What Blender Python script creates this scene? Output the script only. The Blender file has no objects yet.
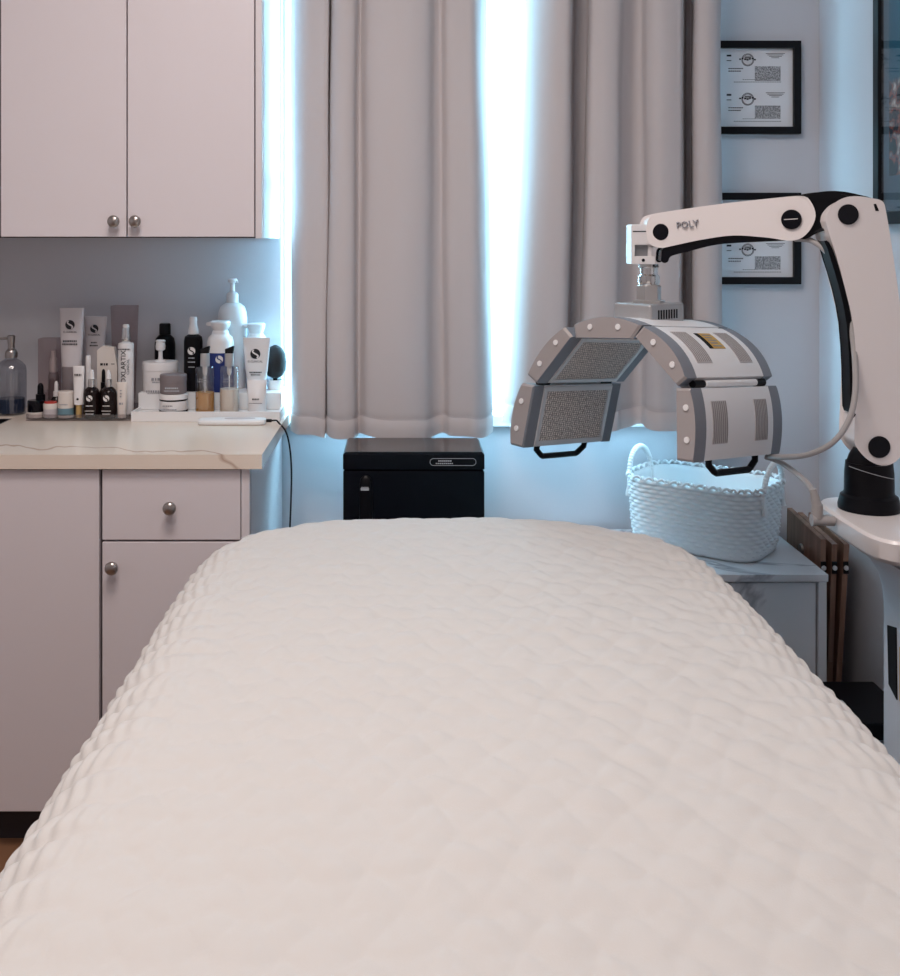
import bpy, bmesh, math, random
from mathutils import Vector, Matrix, noise
random.seed(7)
S = bpy.context.scene
COL = S.collection
F, VX, VY, CH = 1092.0, 403.0, 238.0, 1.36       # focal length in px, vanishing point, camera height
WALL = 3.07; RW = 1.17; LW = -1.95; CEIL = 2.80; BACK = -1.3
CT = 0.884                                          # countertop height

def P(px, py, D): return Vector(((px-VX)/F*D, D, CH-(py-VY)/F*D))

# ------------------------------------------------------------------ materials
def mat(name, col, rough=.5, metal=0, trans=0, coat=0, ior=1.45, sheen=0, alpha=1):
    m = bpy.data.materials.new(name); m.use_nodes = True
    b = m.node_tree.nodes['Principled BSDF']
    b.inputs['Base Color'].default_value = (*col, 1)
    b.inputs['Roughness'].default_value = rough
    b.inputs['Metallic'].default_value = metal
    b.inputs['Transmission Weight'].default_value = trans
    b.inputs['Coat Weight'].default_value = coat
    b.inputs['IOR'].default_value = ior
    b.inputs['Sheen Weight'].default_value = sheen
    b.inputs['Alpha'].default_value = alpha
    return m
def nt(m): return m.node_tree.nodes, m.node_tree.links, m.node_tree.nodes['Principled BSDF']
def add_bump(m, scale, dist=.001, strength=.4, detail=4, kind='noise', stretch=(1,1,1)):
    n, l, b = nt(m)
    tc = n.new('ShaderNodeTexCoord'); mp = n.new('ShaderNodeMapping'); mp.inputs['Scale'].default_value = stretch
    t = n.new('ShaderNodeTexNoise' if kind == 'noise' else 'ShaderNodeTexVoronoi'); t.inputs['Scale'].default_value = scale
    if kind == 'noise': t.inputs['Detail'].default_value = detail
    bp = n.new('ShaderNodeBump'); bp.inputs['Distance'].default_value = dist; bp.inputs['Strength'].default_value = strength
    l.new(tc.outputs['Object'], mp.inputs['Vector']); l.new(mp.outputs[0], t.inputs['Vector'])
    l.new(t.outputs[0], bp.inputs['Height']); l.new(bp.outputs[0], b.inputs['Normal'])
def add_var(m, c1, c2, scale, stretch=(1,1,1), lo=.35, hi=.65, detail=5, dist=0):
    n, l, b = nt(m)
    tc = n.new('ShaderNodeTexCoord'); mp = n.new('ShaderNodeMapping'); mp.inputs['Scale'].default_value = stretch
    t = n.new('ShaderNodeTexNoise'); t.inputs['Scale'].default_value = scale; t.inputs['Detail'].default_value = detail
    t.inputs['Distortion'].default_value = dist
    r = n.new('ShaderNodeValToRGB'); r.color_ramp.elements[0].position = lo; r.color_ramp.elements[1].position = hi
    r.color_ramp.elements[0].color = (*c1, 1); r.color_ramp.elements[1].color = (*c2, 1)
    l.new(tc.outputs['Object'], mp.inputs['Vector']); l.new(mp.outputs[0], t.inputs['Vector'])
    l.new(t.outputs['Fac'], r.inputs[0]); l.new(r.outputs[0], b.inputs['Base Color'])
    return r
def veins(m, base, vein, scale, width=.03, dist=1.5):
    n, l, b = nt(m)
    tc = n.new('ShaderNodeTexCoord'); t = n.new('ShaderNodeTexNoise'); t.inputs['Scale'].default_value = scale
    t.inputs['Detail'].default_value = 6; t.inputs['Distortion'].default_value = dist
    s = n.new('ShaderNodeMath'); s.operation = 'SUBTRACT'; s.inputs[1].default_value = .5
    a = n.new('ShaderNodeMath'); a.operation = 'ABSOLUTE'
    r = n.new('ShaderNodeValToRGB'); r.color_ramp.elements[0].color = (*vein, 1); r.color_ramp.elements[1].color = (*base, 1)
    r.color_ramp.elements[0].position = 0; r.color_ramp.elements[1].position = width
    l.new(tc.outputs['Object'], t.inputs['Vector']); l.new(t.outputs['Fac'], s.inputs[0]); l.new(s.outputs[0], a.inputs[0])
    l.new(a.outputs[0], r.inputs[0]); l.new(r.outputs[0], b.inputs['Base Color'])

M = {}
M['wall'] = mat('wall_paint', (.62,.62,.66), .75); add_bump(M['wall'], 160, .0006, .25)
M['ceil'] = mat('ceiling_paint', (.8,.79,.78), .8)
M['floor'] = mat('wood_floor', (.2,.1,.06), .4); add_var(M['floor'], (.16,.075,.04), (.34,.18,.1), 6, (1,.12,1), .3,.7)
M['trim'] = mat('white_trim', (.82,.82,.83), .4)
M['lam'] = mat('cabinet_laminate', (.73,.68,.71), .40); add_bump(M['lam'], 260, .0004, .25)
M['gapshade'] = mat('door_gap_shade', (.10,.08,.09), .7)  # near-black colour that paints the shade seen between the doors
M['toe'] = mat('toe_kick', (.03,.025,.03), .6)
M['nickel'] = mat('brushed_nickel', (.42,.38,.36), .28, 1)
M['quartz'] = mat('quartz', (.75,.69,.65), .22); veins(M['quartz'], (.80,.70,.61), (.50,.36,.28), .55, .0035, .5)
M['marble'] = mat('marble', (.8,.8,.82), .25); veins(M['marble'], (.78,.78,.81), (.42,.42,.46), 2.2, .022, 1.2)
M['quilt'] = mat('quilt_cotton', (.605,.583,.565), .9, sheen=.25); add_bump(M['quilt'], 420, .0006, .3)
M['sheet'] = mat('grey_sheet', (.55,.58,.66), .9)
M['curtain'] = mat('curtain_fabric', (.58,.54,.55), .85, sheen=.15); add_bump(M['curtain'], 520, .0006, .35)
M['curtain_seam'] = mat('curtain_seam', (.52,.49,.51), .85)
M['blackgloss'] = mat('black_gloss', (.002,.002,.005), .12, ior=1.33)
M['lidtop'] = mat('lid_top_gloss', (.01,.01,.012), .12, ior=2.3)
M['blacksatin'] = mat('black_satin', (.004,.004,.006), .38, ior=1.25)
M['blackmat'] = mat('black_matte', (.008,.008,.010), .6, ior=1.25)
M['greylabel'] = mat('grey_marking', (.45,.48,.52), .5)
M['whitepl'] = mat('white_plastic', (.80,.77,.76), .32)
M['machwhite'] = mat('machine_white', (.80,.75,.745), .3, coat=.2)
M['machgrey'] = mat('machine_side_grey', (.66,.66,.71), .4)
M['capgrey'] = mat('end_cap_grey', (.37,.335,.335), .45)
M['rimshade'] = mat('end_cap_rim_shaded', (.21,.225,.26), .45)  # shaded copy of the cap grey: cooler, dimmer light put into the colour
M['silver'] = mat('silver_metal', (.76,.74,.74), .42, .5)
M['steelgrey'] = mat('satin_metal', (.48,.465,.465), .38, .6)
M['steel'] = mat('polished_steel', (.7,.69,.68), .14, 1)
M['shell'] = mat('panel_shell', (.80,.80,.82), .35)
M['vent'] = mat('vent_grey', (.52,.49,.50), .6)
M['ventdark'] = mat('vent_slot', (.27,.26,.26), .6)
M['gold'] = mat('gold_sticker', (.55,.33,.06), .4)
M['tube'] = mat('grey_hose', (.38,.36,.36), .4)
M['rope'] = mat('white_rope', (.82,.84,.86), .7)
M['woodred'] = mat('reddish_wood', (.25,.12,.08), .45); add_var(M['woodred'], (.18,.095,.065), (.32,.18,.125), 10, (4,4,.4))
M['greybox'] = mat('grey_box', (.30,.31,.33), .5)
M['paper'] = mat('certificate_paper', (.76,.76,.79), .8)
M['ink'] = mat('ink', (.03,.03,.035), .8, ior=1.2)
M['inkmid'] = mat('ink_mid', (.30,.30,.33), .8)
M['block'] = mat('printed_block', (.35,.35,.37), .8); add_var(M['block'], (.12,.12,.13), (.55,.55,.57), 420, lo=.42, hi=.58)
M['frameblack'] = mat('frame_black', (.006,.006,.008), .4, ior=1.3)
M['mat_board'] = mat('mat_board', (.13,.18,.22), .8)
M['redc'] = mat('red', (.5,.04,.03), .4)
M['blue'] = mat('deep_blue', (.015,.03,.16), .3)
M['teal'] = mat('teal_label', (.14,.26,.32), .5)
M['mauve'] = mat('mauve_lid', (.20,.17,.18), .5)
M['cream'] = mat('cream_white', (.72,.66,.62), .4)
M['bottlewhite'] = mat('bottle_white', (.78,.76,.77), .32)
M['tubegrey'] = mat('tube_pale_grey', (.56,.52,.54), .38)
M['amberblk'] = mat('dark_amber_glass', (.010,.005,.005), .15, ior=1.35)
M['amber'] = mat('amber_liquid', (.55,.26,.06), .2)
M['creamliq'] = mat('cream_liquid', (.78,.66,.54), .3)
M['darkliq'] = mat('blue_liquid', (.05,.07,.12), .2)
M['goldcap'] = mat('gold_cap', (.60,.40,.16), .35, .4)
M['whiteink'] = mat('white_ink', (.75,.73,.72), .6)
M['brush'] = mat('brush_bristle', (.02,.022,.026), .8)

def mixglass(name, tint, fac, rough=.05):
    m = bpy.data.materials.new(name); m.use_nodes = True
    n = m.node_tree.nodes; l = m.node_tree.links; n.clear()
    o = n.new('ShaderNodeOutputMaterial'); t = n.new('ShaderNodeBsdfTransparent'); t.inputs[0].default_value = (*tint, 1)
    g = n.new('ShaderNodeBsdfGlossy'); g.inputs['Roughness'].default_value = rough; g.inputs[0].default_value = (1,1,1,1)
    x = n.new('ShaderNodeMixShader'); x.inputs[0].default_value = fac
    l.new(t.outputs[0], x.inputs[1]); l.new(g.outputs[0], x.inputs[2]); l.new(x.outputs[0], o.inputs[0]); return m
M['glass'] = mixglass('clear_glass', (.97,.98,.99), .06)
M['bottleglass'] = mixglass('bottle_glass', (.86,.87,.89), .14, .08)
M['acrylic'] = mixglass('clear_acrylic', (.80,.78,.79), .08)
M['ribglass'] = mixglass('ribbed_glass', (.70,.72,.76), .12, .15)
M['smoke'] = mixglass('smoky_acrylic', (.80,.73,.73), .08)
M['picglass'] = mixglass('picture_glass', (.95,.96,.97), .10, .02)

# LED grid: rows of tiny cells
def ledmat():
    m = mat('led_grid', (.2,.18,.17), .6); n, l, b = nt(m)
    tc = n.new('ShaderNodeTexCoord'); v = n.new('ShaderNodeTexVoronoi'); v.inputs['Scale'].default_value = 210
    v.inputs['Randomness'].default_value = .25
    r = n.new('ShaderNodeValToRGB'); r.color_ramp.elements[0].color = (.95,.84,.78,1); r.color_ramp.elements[1].color = (.30,.255,.23,1)
    r.color_ramp.elements[0].position = .25; r.color_ramp.elements[1].position = .62
    l.new(tc.outputs['Object'], v.inputs['Vector']); l.new(v.outputs['Distance'], r.inputs[0]); l.new(r.outputs[0], b.inputs['Base Color'])
    return m
M['led'] = ledmat()
def picmat():
    m = mat('picture_print', (.1,.2,.2), .5); n, l, b = nt(m)
    tc = n.new('ShaderNodeTexCoord')
    t = n.new('ShaderNodeTexNoise'); t.inputs['Scale'].default_value = 26; t.inputs['Detail'].default_value = 8
    r = n.new('ShaderNodeValToRGB'); e = r.color_ramp.elements
    e[0].position = .36; e[0].color = (.004,.006,.01,1); e[1].position = .66; e[1].color = (.9,.88,.85,1)
    for p, c in ((.48,(.01,.02,.03)),(.52,(.45,.08,.04)),(.56,(.10,.13,.14)),(.60,(.5,.33,.25))):
        q = e.new(p); q.color = (*c, 1)
    sep = n.new('ShaderNodeSeparateXYZ'); g = n.new('ShaderNodeValToRGB')
    g.color_ramp.elements[0].position = .33; g.color_ramp.elements[1].position = .345
    x = n.new('ShaderNodeMix'); x.data_type = 'RGBA'
    x.inputs[7].default_value = (.005,.10,.17,1)
    l.new(tc.outputs['Object'], t.inputs['Vector']); l.new(t.outputs['Fac'], r.inputs[0]); l.new(tc.outputs['Object'], sep.inputs[0])
    l.new(sep.outputs[2], g.inputs[0]); l.new(g.outputs[0], x.inputs[0]); l.new(r.outputs[0], x.inputs[6]); l.new(x.outputs[2], b.inputs['Base Color'])
    return m
M['pic'] = picmat()

# ------------------------------------------------------------------ object helpers
ORIG = {}
def finish(name, bm, m, parent=None, smooth=True, origin=None, kind=None, angle=35, mats=None):
    bmesh.ops.recalc_face_normals(bm, faces=bm.faces)
    if parent is not None and origin is None: origin = ORIG[parent.name]
    if origin is None:
        xs = [v.co.x for v in bm.verts]; ys = [v.co.y for v in bm.verts]; zs = [v.co.z for v in bm.verts]
        origin = Vector(((min(xs)+max(xs))/2, (min(ys)+max(ys))/2, min(zs)))
    bmesh.ops.translate(bm, verts=bm.verts, vec=-origin)
    me = bpy.data.meshes.new(name); 
    if smooth:
        for f in bm.faces: f.smooth = True
        for e in bm.edges:
            if len(e.link_faces) == 2 and e.calc_face_angle(0) > math.radians(angle): e.smooth = False
    bm.to_mesh(me); bm.free()
    for mm in (mats or [m]): me.materials.append(mm)
    o = bpy.data.objects.new(name, me); COL.objects.link(o); ORIG[o.name] = origin.copy()
    if parent is not None:
        o.parent = parent; o.location = origin - ORIG[parent.name]
    else: o.location = origin
    if smooth and len(me.polygons) < 3000:
        wn = o.modifiers.new('normals', 'WEIGHTED_NORMAL'); wn.keep_sharp = True; wn.weight = 80
    if kind: o['kind'] = kind
    return o
def tag(o, label, cat, group=None):
    o['label'] = label; o['category'] = cat
    if group: o['group'] = group
    return o
def thing(name, label, cat, loc, group=None):
    o = bpy.data.objects.new(name, None); COL.objects.link(o); o.location = loc; o.empty_display_size = .05
    ORIG[o.name] = Vector(loc); return tag(o, label, cat, group)
def BM(): return bmesh.new()
def box(bm, x0, x1, y0, y1, z0, z1, bev=0, seg=2, mi=0):
    vs = [bm.verts.new((x, y, z)) for x in (x0, x1) for y in (y0, y1) for z in (z0, z1)]
    fs = [bm.faces.new([vs[i] for i in q]) for q in ((0,1,3,2),(4,6,7,5),(0,4,5,1),(2,3,7,6),(0,2,6,4),(1,5,7,3))]
    for f in fs: f.material_index = mi
    if bev:
        es = list({e for f in fs for e in f.edges})
        bmesh.ops.bevel(bm, geom=es, offset=bev, segments=seg, affect='EDGES', profile=.5)
    return vs
def loft(bm, rings, cap=True, closed=True, mi=0):
    R = [[bm.verts.new(p) for p in r] for r in rings]
    n = len(R[0])
    for a, b in zip(R, R[1:]):
        for i in range(n if closed else n-1):
            j = (i+1) % n
            try: bm.faces.new((a[i], a[j], b[j], b[i])).material_index = mi
            except ValueError: pass
    if cap:
        for r in (R[0], R[-1]):
            try: bm.faces.new(r).material_index = mi
            except ValueError: pass
    return R
def ell(cx, cy, z, rx, ry, n=32, p=2, rot=0):
    out = []
    for i in range(n):
        a = 2*math.pi*i/n; c, s = math.cos(a), math.sin(a)
        x = rx*math.copysign(abs(c)**(2/p), c); y = ry*math.copysign(abs(s)**(2/p), s)
        out.append(Vector((cx+x*math.cos(rot)-y*math.sin(rot), cy+x*math.sin(rot)+y*math.cos(rot), z)))
    return out
def lathe(bm, c, prof, n=32, p=2, mi=0):
    loft(bm, [ell(c[0], c[1], c[2]+z, max(r,1e-4), max(r,1e-4), n, p) for r, z in prof], mi=mi)
def catmull(pts, k=8):
    pts = [Vector(p) for p in pts]; out = []
    for i in range(len(pts)-1):
        a = pts[max(i-1,0)]; b = pts[i]; c = pts[i+1]; d = pts[min(i+2, len(pts)-1)]
        for j in range(k):
            t = j/k
            out.append(.5*((2*b)+(c-a)*t+(2*a-5*b+4*c-d)*t*t+(3*b-a-3*c+d)*t**3))
    out.append(pts[-1]); return out
def tube(bm, pts, r, n=10, mi=0, smooth=0):
    if smooth: pts = catmull(pts, smooth)
    pts = [Vector(p) for p in pts]; rings = []
    up = None
    for i, p in enumerate(pts):
        d = (pts[min(i+1,len(pts)-1)]-pts[max(i-1,0)]).normalized()
        if up is None: up = d.orthogonal().normalized()
        up = (up-d*up.dot(d)).normalized(); s = d.cross(up)
        rr = r(i/(len(pts)-1)) if callable(r) else r
        rings.append([p+(up*math.cos(2*math.pi*k/n)+s*math.sin(2*math.pi*k/n))*rr for k in range(n)])
    loft(bm, rings, mi=mi)
def prism(bm, front, vec, bev=0, mi=0):
    vec = Vector(vec)
    n0 = len(bm.faces)
    loft(bm, [front, [p+vec for p in front]], mi=mi)
    if bev:
        bm.faces.ensure_lookup_table()
        fs = bm.faces[n0:]; es = [e for f in fs if len(f.verts) > 4 for e in f.edges] if len(front) > 4 else list({e for f in fs for e in f.edges})
        bmesh.ops.bevel(bm, geom=list(set(es)), offset=bev, segments=3, affect='EDGES', profile=.5)
def disc(bm, c, nrm, r, h, n=24, mi=0, bev=0):
    c = Vector(c); nrm = Vector(nrm).normalized(); a = nrm.orthogonal().normalized(); b = nrm.cross(a)
    prof = [(r,0),(r,h-bev),(r-bev*.3,h-bev*.3),(r-bev,h)] if bev else [(r,0),(r,h)]
    loft(bm, [[c+nrm*z+(a*math.cos(2*math.pi*k/n)+b*math.sin(2*math.pi*k/n))*q for k in range(n)] for q, z in prof], mi=mi)
def text_bm(s, size, origin, right, up, bm=None, depth=.0004, align='CENTER'):
    cu = bpy.data.curves.new('t', 'FONT'); cu.body = s; cu.size = size; cu.align_x = align; cu.align_y = 'CENTER'; cu.extrude = depth/size*size/2
    cu.resolution_u = 2
    ob = bpy.data.objects.new('t', cu); COL.objects.link(ob)
    dg = bpy.context.evaluated_depsgraph_get(); dg.update()
    me = bpy.data.meshes.new_from_object(ob.evaluated_get(dg))
    right = Vector(right).normalized(); up = Vector(up).normalized(); nn = right.cross(up)
    mx = Matrix((( right.x, up.x, nn.x, origin[0]),(right.y, up.y, nn.y, origin[1]),(right.z, up.z, nn.z, origin[2]),(0,0,0,1)))
    me.transform(mx)
    bm = bm or BM(); bm.from_mesh(me)
    bpy.data.objects.remove(ob); bpy.data.meshes.remove(me); bpy.data.curves.remove(cu)
    return bm

# ------------------------------------------------------------------ room shell
def wallbox(name, *a, m='wall'):
    bm = BM(); box(bm, *a); return finish(name, bm, M[m], kind='structure', smooth=False)
WX0, WX1, WZ0, WZ1 = -.343, .82, .862, 2.12          # window opening
wallbox('floor', LW-.1, RW+.1, BACK-.1, WALL+.2, -.08, 0, m='floor')
wallbox('ceiling', LW-.1, RW+.1, BACK-.1, WALL+.2, CEIL, CEIL+.08, m='ceil')
wallbox('wall_left', LW-.1, LW, BACK-.1, WALL+.2, 0, CEIL)
wallbox('wall_right', RW, RW+.1, BACK-.1, WALL+.2, 0, CEIL)
wallbox('wall_front', LW, RW, BACK-.1, BACK, 0, CEIL)
bm = BM()
box(bm, LW, WX0, WALL, WALL+.16, 0, CEIL); box(bm, WX1, RW, WALL, WALL+.16, 0, CEIL)
box(bm, WX0, WX1, WALL, WALL+.16, 0, WZ0); box(bm, WX0, WX1, WALL, WALL+.16, WZ1, CEIL)
finish('wall_back', bm, M['wall'], kind='structure', smooth=False)
for nm, a in (('baseboard_right', (RW-.014, RW, .2, WALL-.002, 0, .09)), ('baseboard_back', (-.38, RW-.016, WALL-.014, WALL, 0, .09))):
    bm = BM(); box(bm, *a, bev=.003); finish(nm, bm, M['trim'], kind='structure')
# window
bm = BM()
y0, y1 = WALL+.07, WALL+.11
for a in ((WX0, WX0+.05, WZ0, WZ1), (WX1-.05, WX1, WZ0, WZ1), (WX0+.05, WX1-.05, WZ0+.001, WZ0+.018), (WX0+.05, WX1-.05, WZ1-.05, WZ1), (WX0+.05, WX1-.05, 1.50, 1.53)):
    box(bm, a[0], a[1], y0, y1, a[2], a[3], bev=.004)
win = finish('window_1', bm, M['trim'], kind='structure')
bm = BM(); box(bm, WX0+.05, WX1-.05, WALL+.088, WALL+.092, WZ0+.018, WZ1-.05); finish('pane', bm, M['glass'], win, smooth=False)
bm = BM(); box(bm, WX0+.002, WX1+.04, WALL-.03, WALL+.07, WZ0-.028, WZ0+.004, bev=.003); finish('trim_1', bm, M['trim'], kind='structure')
# ------------------------------------------------------------------ cabinets
def knob(parent, x, y, z):
    bm = BM(); c = Vector((x, y, z)); n = Vector((0,-1,0))
    prof = [(.006,0),(.006,.012),(.010,.016),(.0145,.020),(.0150,.024),(.0135,.028),(.009,.0305),(.001,.0315)]
    a = Vector((1,0,0)); b = Vector((0,0,1))
    loft(bm, [[c+n*h+(a*math.cos(2*math.pi*k/28)+b*math.sin(2*math.pi*k/28))*r for k in range(28)] for r, h in prof])
    return finish('knob', bm, M['nickel'], parent, angle=60)
def carcass(parent, x0, x1, y0, y1, z0, z1, top=True, name='body'):
    t = .018; bm = BM()
    y0 += .0285; box(bm, x0, x0+t, y0, y1, z0, z1); box(bm, x1-t, x1, y0, y1, z0, z1)
    box(bm, x0+t, x1-t, y0+.004, y1, z0, z0+t)
    if top: box(bm, x0+t, x1-t, y0+.004, y1, z1-t, z1)
    box(bm, x0+t, x1-t, y1-.008, y1, z0+t, z1-t)
    # front liner, a dark sheet added as painted shade in the door gaps
    return finish(name, bm, M['lam'], parent, smooth=False)
def front(parent, name, x0, x1, z0, z1, yf):
    bm = BM(); box(bm, x0, x1, yf, yf+.019, z0, z1, bev=.0015, seg=1); return finish(name, bm, M['lam'], parent, angle=50)
def liner(parent, x0, x1, z0, z1, y):
    bm = BM(); box(bm, x0, x1, y-.003, y+.006, z0, z1); finish('gap_shade_panel', bm, M['gapshade'], parent, smooth=False)

YF = 2.415; YB = WALL-.004                             # base door faces
# base unit by the window
xr = (250-VX)/F*YF; x1 = (241.5-VX)/F*YF; x0 = (102-VX)/F*YF
zt = CT-.032; zb = CH-(812-VY)/F*YF
u = thing('base_cabinet', 'pale grey base cabinet with a drawer above a door, nearest the window', 'cabinet', ((x0+xr)/2, 2.75, 0))
carcass(u, x0-.004, xr-.001, YF, YB, zb, zt-.001)
liner(u, x0-.0035, xr-.0015, zb+.001, zt-.002, YF+.022)
zd = CH-(541.5-VY)/F*YF
d = front(u, 'drawer', x0+.0005, x1-.002, zd+.0035, zt-.004, YF-.001); p = P(169, 509, YF-.027); knob(d, p.x, YF-.001, p.z)
d = front(u, 'door', x0+.0005, x1-.002, zb+.001, zd-.001, YF-.001); p = P(111, 569, YF-.027); knob(d, p.x, YF-.001, p.z)
bm = BM(); box(bm, x1, xr-.001, YF-.001, YF+.0185, zb, zt-.002); finish('filler_strip', bm, M['lam'], u, smooth=False)
bm = BM(); box(bm, x0-.004, xr-.001, YF+.06, YF+.075, .0, zb-.001); finish('toe_kick', bm, M['toe'], u, smooth=False)
xa = x0-.0045
for k in range(2):
    w = (.36, .53)[k]; xl = xa-w
    u = thing('base_cabinet', ('pale grey base cabinet with one wide plain door, left of the drawer unit', 'pale grey sink base cabinet with plain door, past the left edge of the picture')[k], 'cabinet', ((xl+xa)/2, 2.75, 0))
    carcass(u, xl+.0005, xa-.0005, YF, YB, zb, zt-.001, top=False)
    liner(u, xl+.001, xa-.001, zb+.001, zt-.002, YF+.022)
    front(u, 'door', xl+.002, xa-.0015, zb+.001, zt-.004, YF-.001)
    if k: knob(u.children[-1], xl+.035, YF-.001, .65)
    bm = BM(); box(bm, xl+.0005, xa-.0005, YF+.06, YF+.075, 0, zb-.001); finish('toe_kick', bm, M['toe'], u, smooth=False)
    xa = xl
# worktop with a sink cut-out
cr = (262-VX)/F*2.40; cl = xa; sx1 = -1.030; sx0 = -1.50; sy0, sy1 = 2.52, 2.897; yn = 2.40
bm = BM()
box(bm, sx1, cr, yn, YB, zt, CT); box(bm, cl, sx0, yn, YB, zt, CT)
box(bm, sx0, sx1, yn, sy0, zt, CT); box(bm, sx0, sx1, sy1, YB, zt, CT)
bmesh.ops.remove_doubles(bm, verts=bm.verts, dist=1e-5)
ctop = tag(finish('countertop', bm, M['quartz'], smooth=False), 'cream veined stone countertop over the base cabinets', 'countertop')
bm = BM()
for a in ((sx0,sx0+.012,sy0,sy1), (sx1-.012,sx1,sy0,sy1), (sx0+.012,sx1-.012,sy0,sy0+.012), (sx0+.012,sx1-.012,sy1-.012,sy1)): box(bm, a[0], a[1], a[2], a[3], CT-.12, CT-.003)
box(bm, sx0, sx1, sy0, sy1, CT-.13, CT-.12)
finish('sink_basin', bm, M['blacksatin'], ctop, smooth=False)['label'] = 'black sink basin'
# upper units
UF = 2.685; zu = CH-(238.3-VY)/F*UF; zut = 2.25
def upper(x0, x1, right_strip, label, ks, mid=None):
    u = thing('wall_cabinet', label, 'cabinet', ((x0+x1)/2, 2.88, zu))
    carcass(u, x0, x1, UF+.0, YB, zu, zut)
    xe = x1-right_strip; mid = (x0+xe)/2 if mid is None else mid
    liner(u, x0+.001, x1-.0015, zu+.001, zut-.002, UF+.022)
    d1 = front(u, 'door', x0+.002, mid-.0016, zu+.0035, zut-.003, UF-.001)
    d2 = front(u, 'door', mid+.0016, xe-.0016, zu+.0035, zut-.003, UF-.001)
    for d, kx in zip((d1, d2), ks): knob(d, kx, UF-.001, CH-(221.5-VY)/F*UF)
    bm = BM(); box(bm, xe+.0015, x1-.0002, UF-.001, UF+.0185, zu, zut)
    if right_strip > .005: finish('filler_strip', bm, M['lam'], u, smooth=False)
    else: bm.free()
X = lambda px, D: (px-VX)/F*D
upper(X(0,UF), X(262,UF), X(262,UF)-X(255,UF), 'white two-door wall cabinet above the skincare bottles', (X(113,UF-.027), X(134.5,UF-.027)), X(127,UF))
upper(X(0,UF)-.63, X(0,UF)-.001, .003, 'white two-door wall cabinet past the left edge of the picture', (X(0,UF)-.345, X(0,UF)-.285))

# ------------------------------------------------------------------ quilt-covered bed
BX0, BX1, BYF, BYN, BZ = -.295, .485, 2.165, .42, .80
RC, RD = .21, .10
def quilt():
    bm = BM(); cx, cy = (BX0+BX1)/2, (BYN+BYF)/2; hx, hy = (BX1-BX0)/2, (BYF-BYN)/2
    ext = .50
    xs = []; t = -hx-ext
    NX = 520; NY = 460
    def place(u, v):
        qx, qy = abs(u)-(hx-RC), abs(v)-(hy-RC)
        ax, ay = max(qx,0), max(qy,0); L = math.hypot(ax, ay)
        d = L+min(max(qx,qy),0)-RC
        if d <= 0:
            pos = Vector((u, v, 0)); n = Vector((0,0,1))
        else:
            g = Vector((ax/L*math.copysign(1,u), ay/L*math.copysign(1,v), 0))
            b = Vector((u, v, 0))-g*d
            ang = d/RD
            if ang < math.pi/2-.06:
                pos = b+g*RD*math.sin(ang)+Vector((0,0,-RD*(1-math.cos(ang)))); n = g*math.sin(ang)+Vector((0,0,math.cos(ang)))
            else:
                a0 = math.pi/2-.06; rest = d-a0*RD
                f = .014*math.sin((u-v if abs(qx-qy) < .2 else (v if qx > qy else u))*22)*min(rest/.2,1)
                pos = b+g*(RD*math.sin(a0)+rest*.06+f)+Vector((0,0,-RD*(1-math.cos(a0))-rest)); n = g
        # crown and soft sag
        r = max(abs(u)/(hx+.05), 0); e = max(0, (v-hy+.42)/.42)
        pos.z += -.008*min(r,1.3)**2+.003*math.sin(u*5.2+1)*math.sin(v*3.1)
        pos.z -= .012*max(0, min(1, (u-.1)/.4))*max(0, e)
        # quilted puffs: staggered scallops, gathered into rows on the falling edge
        wu = u+.006*math.sin(v*17+u*5)+.004*math.sin(v*41); wv = v+.007*math.sin(u*13+v*4)+.004*math.sin(u*37+1)
        A_, B_ = wu/.064+wv/.108, wu/.064-wv/.108
        cell = math.floor(A_)*57.1+math.floor(B_)*131.7
        jit = .7+.6*(abs(math.sin(cell)*43758.5453) % 1)
        dia = (abs(math.sin(math.pi*A_))*abs(math.sin(math.pi*B_)))**.55
        ph = wv/.054+.30*abs(math.sin(math.pi*wu/.064)); a = abs(math.sin(math.pi*ph))**.6
        nz = noise.noise(Vector((u*38, v*38, 0)))*.0011+noise.noise(Vector((u*9, v*9, 3)))*.0022
        h = .0030*dia*jit+.0030*a+nz*1.5
        edge = max(0, min(1, (d+.045)/.09))
        if edge > 0:
            side = qx >= qy
            rows_ = (v if side else u)/.064+.12*math.sin((v if side else u)*23); ar = abs(math.sin(math.pi*rows_))**.6
            arc = d*math.pi*2/.019+math.floor(rows_)*2.1+1.2*math.sin(v*60)
            am = 1 if side else .3
            h = h*(1-edge)+edge*am*(.0085*ar+.0022*math.sin(arc)*ar+nz*1.5)
        return pos+n*h+Vector((cx, cy, BZ-.002))
    us = [(-hx-ext)+(2*hx+2*ext)*i/NX for i in range(NX+1)]
    vs = [(-hy-ext)+(2*hy+2*ext)*j/NY for j in range(NY+1)]
    g = [[bm.verts.new(place(u, v)) for v in vs] for u in us]
    for i in range(NX):
        for j in range(NY):
            bm.faces.new((g[i][j], g[i+1][j], g[i+1][j+1], g[i][j+1]))
    return bm
tb = quilt()
o = finish('quilt', tb, M['quilt'], angle=180)
tag(o, 'cream quilted coverlet with small puffy scallops draped over the treatment bed', 'bedspread')
bed = thing('treatment_bed', 'padded treatment bed under the cream quilt, with pale grey sheet at its head', 'bed', ((BX0+BX1)/2, (BYN+BYF)/2, 0))
bm = BM(); box(bm, BX0+.01, BX1-.01, BYN+.01, BYF-.01, BZ-.125, BZ-.042, bev=.02, seg=3); finish('mattress', bm, M['sheet'], bed)
bm = BM(); box(bm, BX0+.03, BX1-.03, BYN+.03, BYF-.03, BZ-.18, BZ-.126, bev=.005); finish('frame', bm, M['whitepl'], bed)
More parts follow.
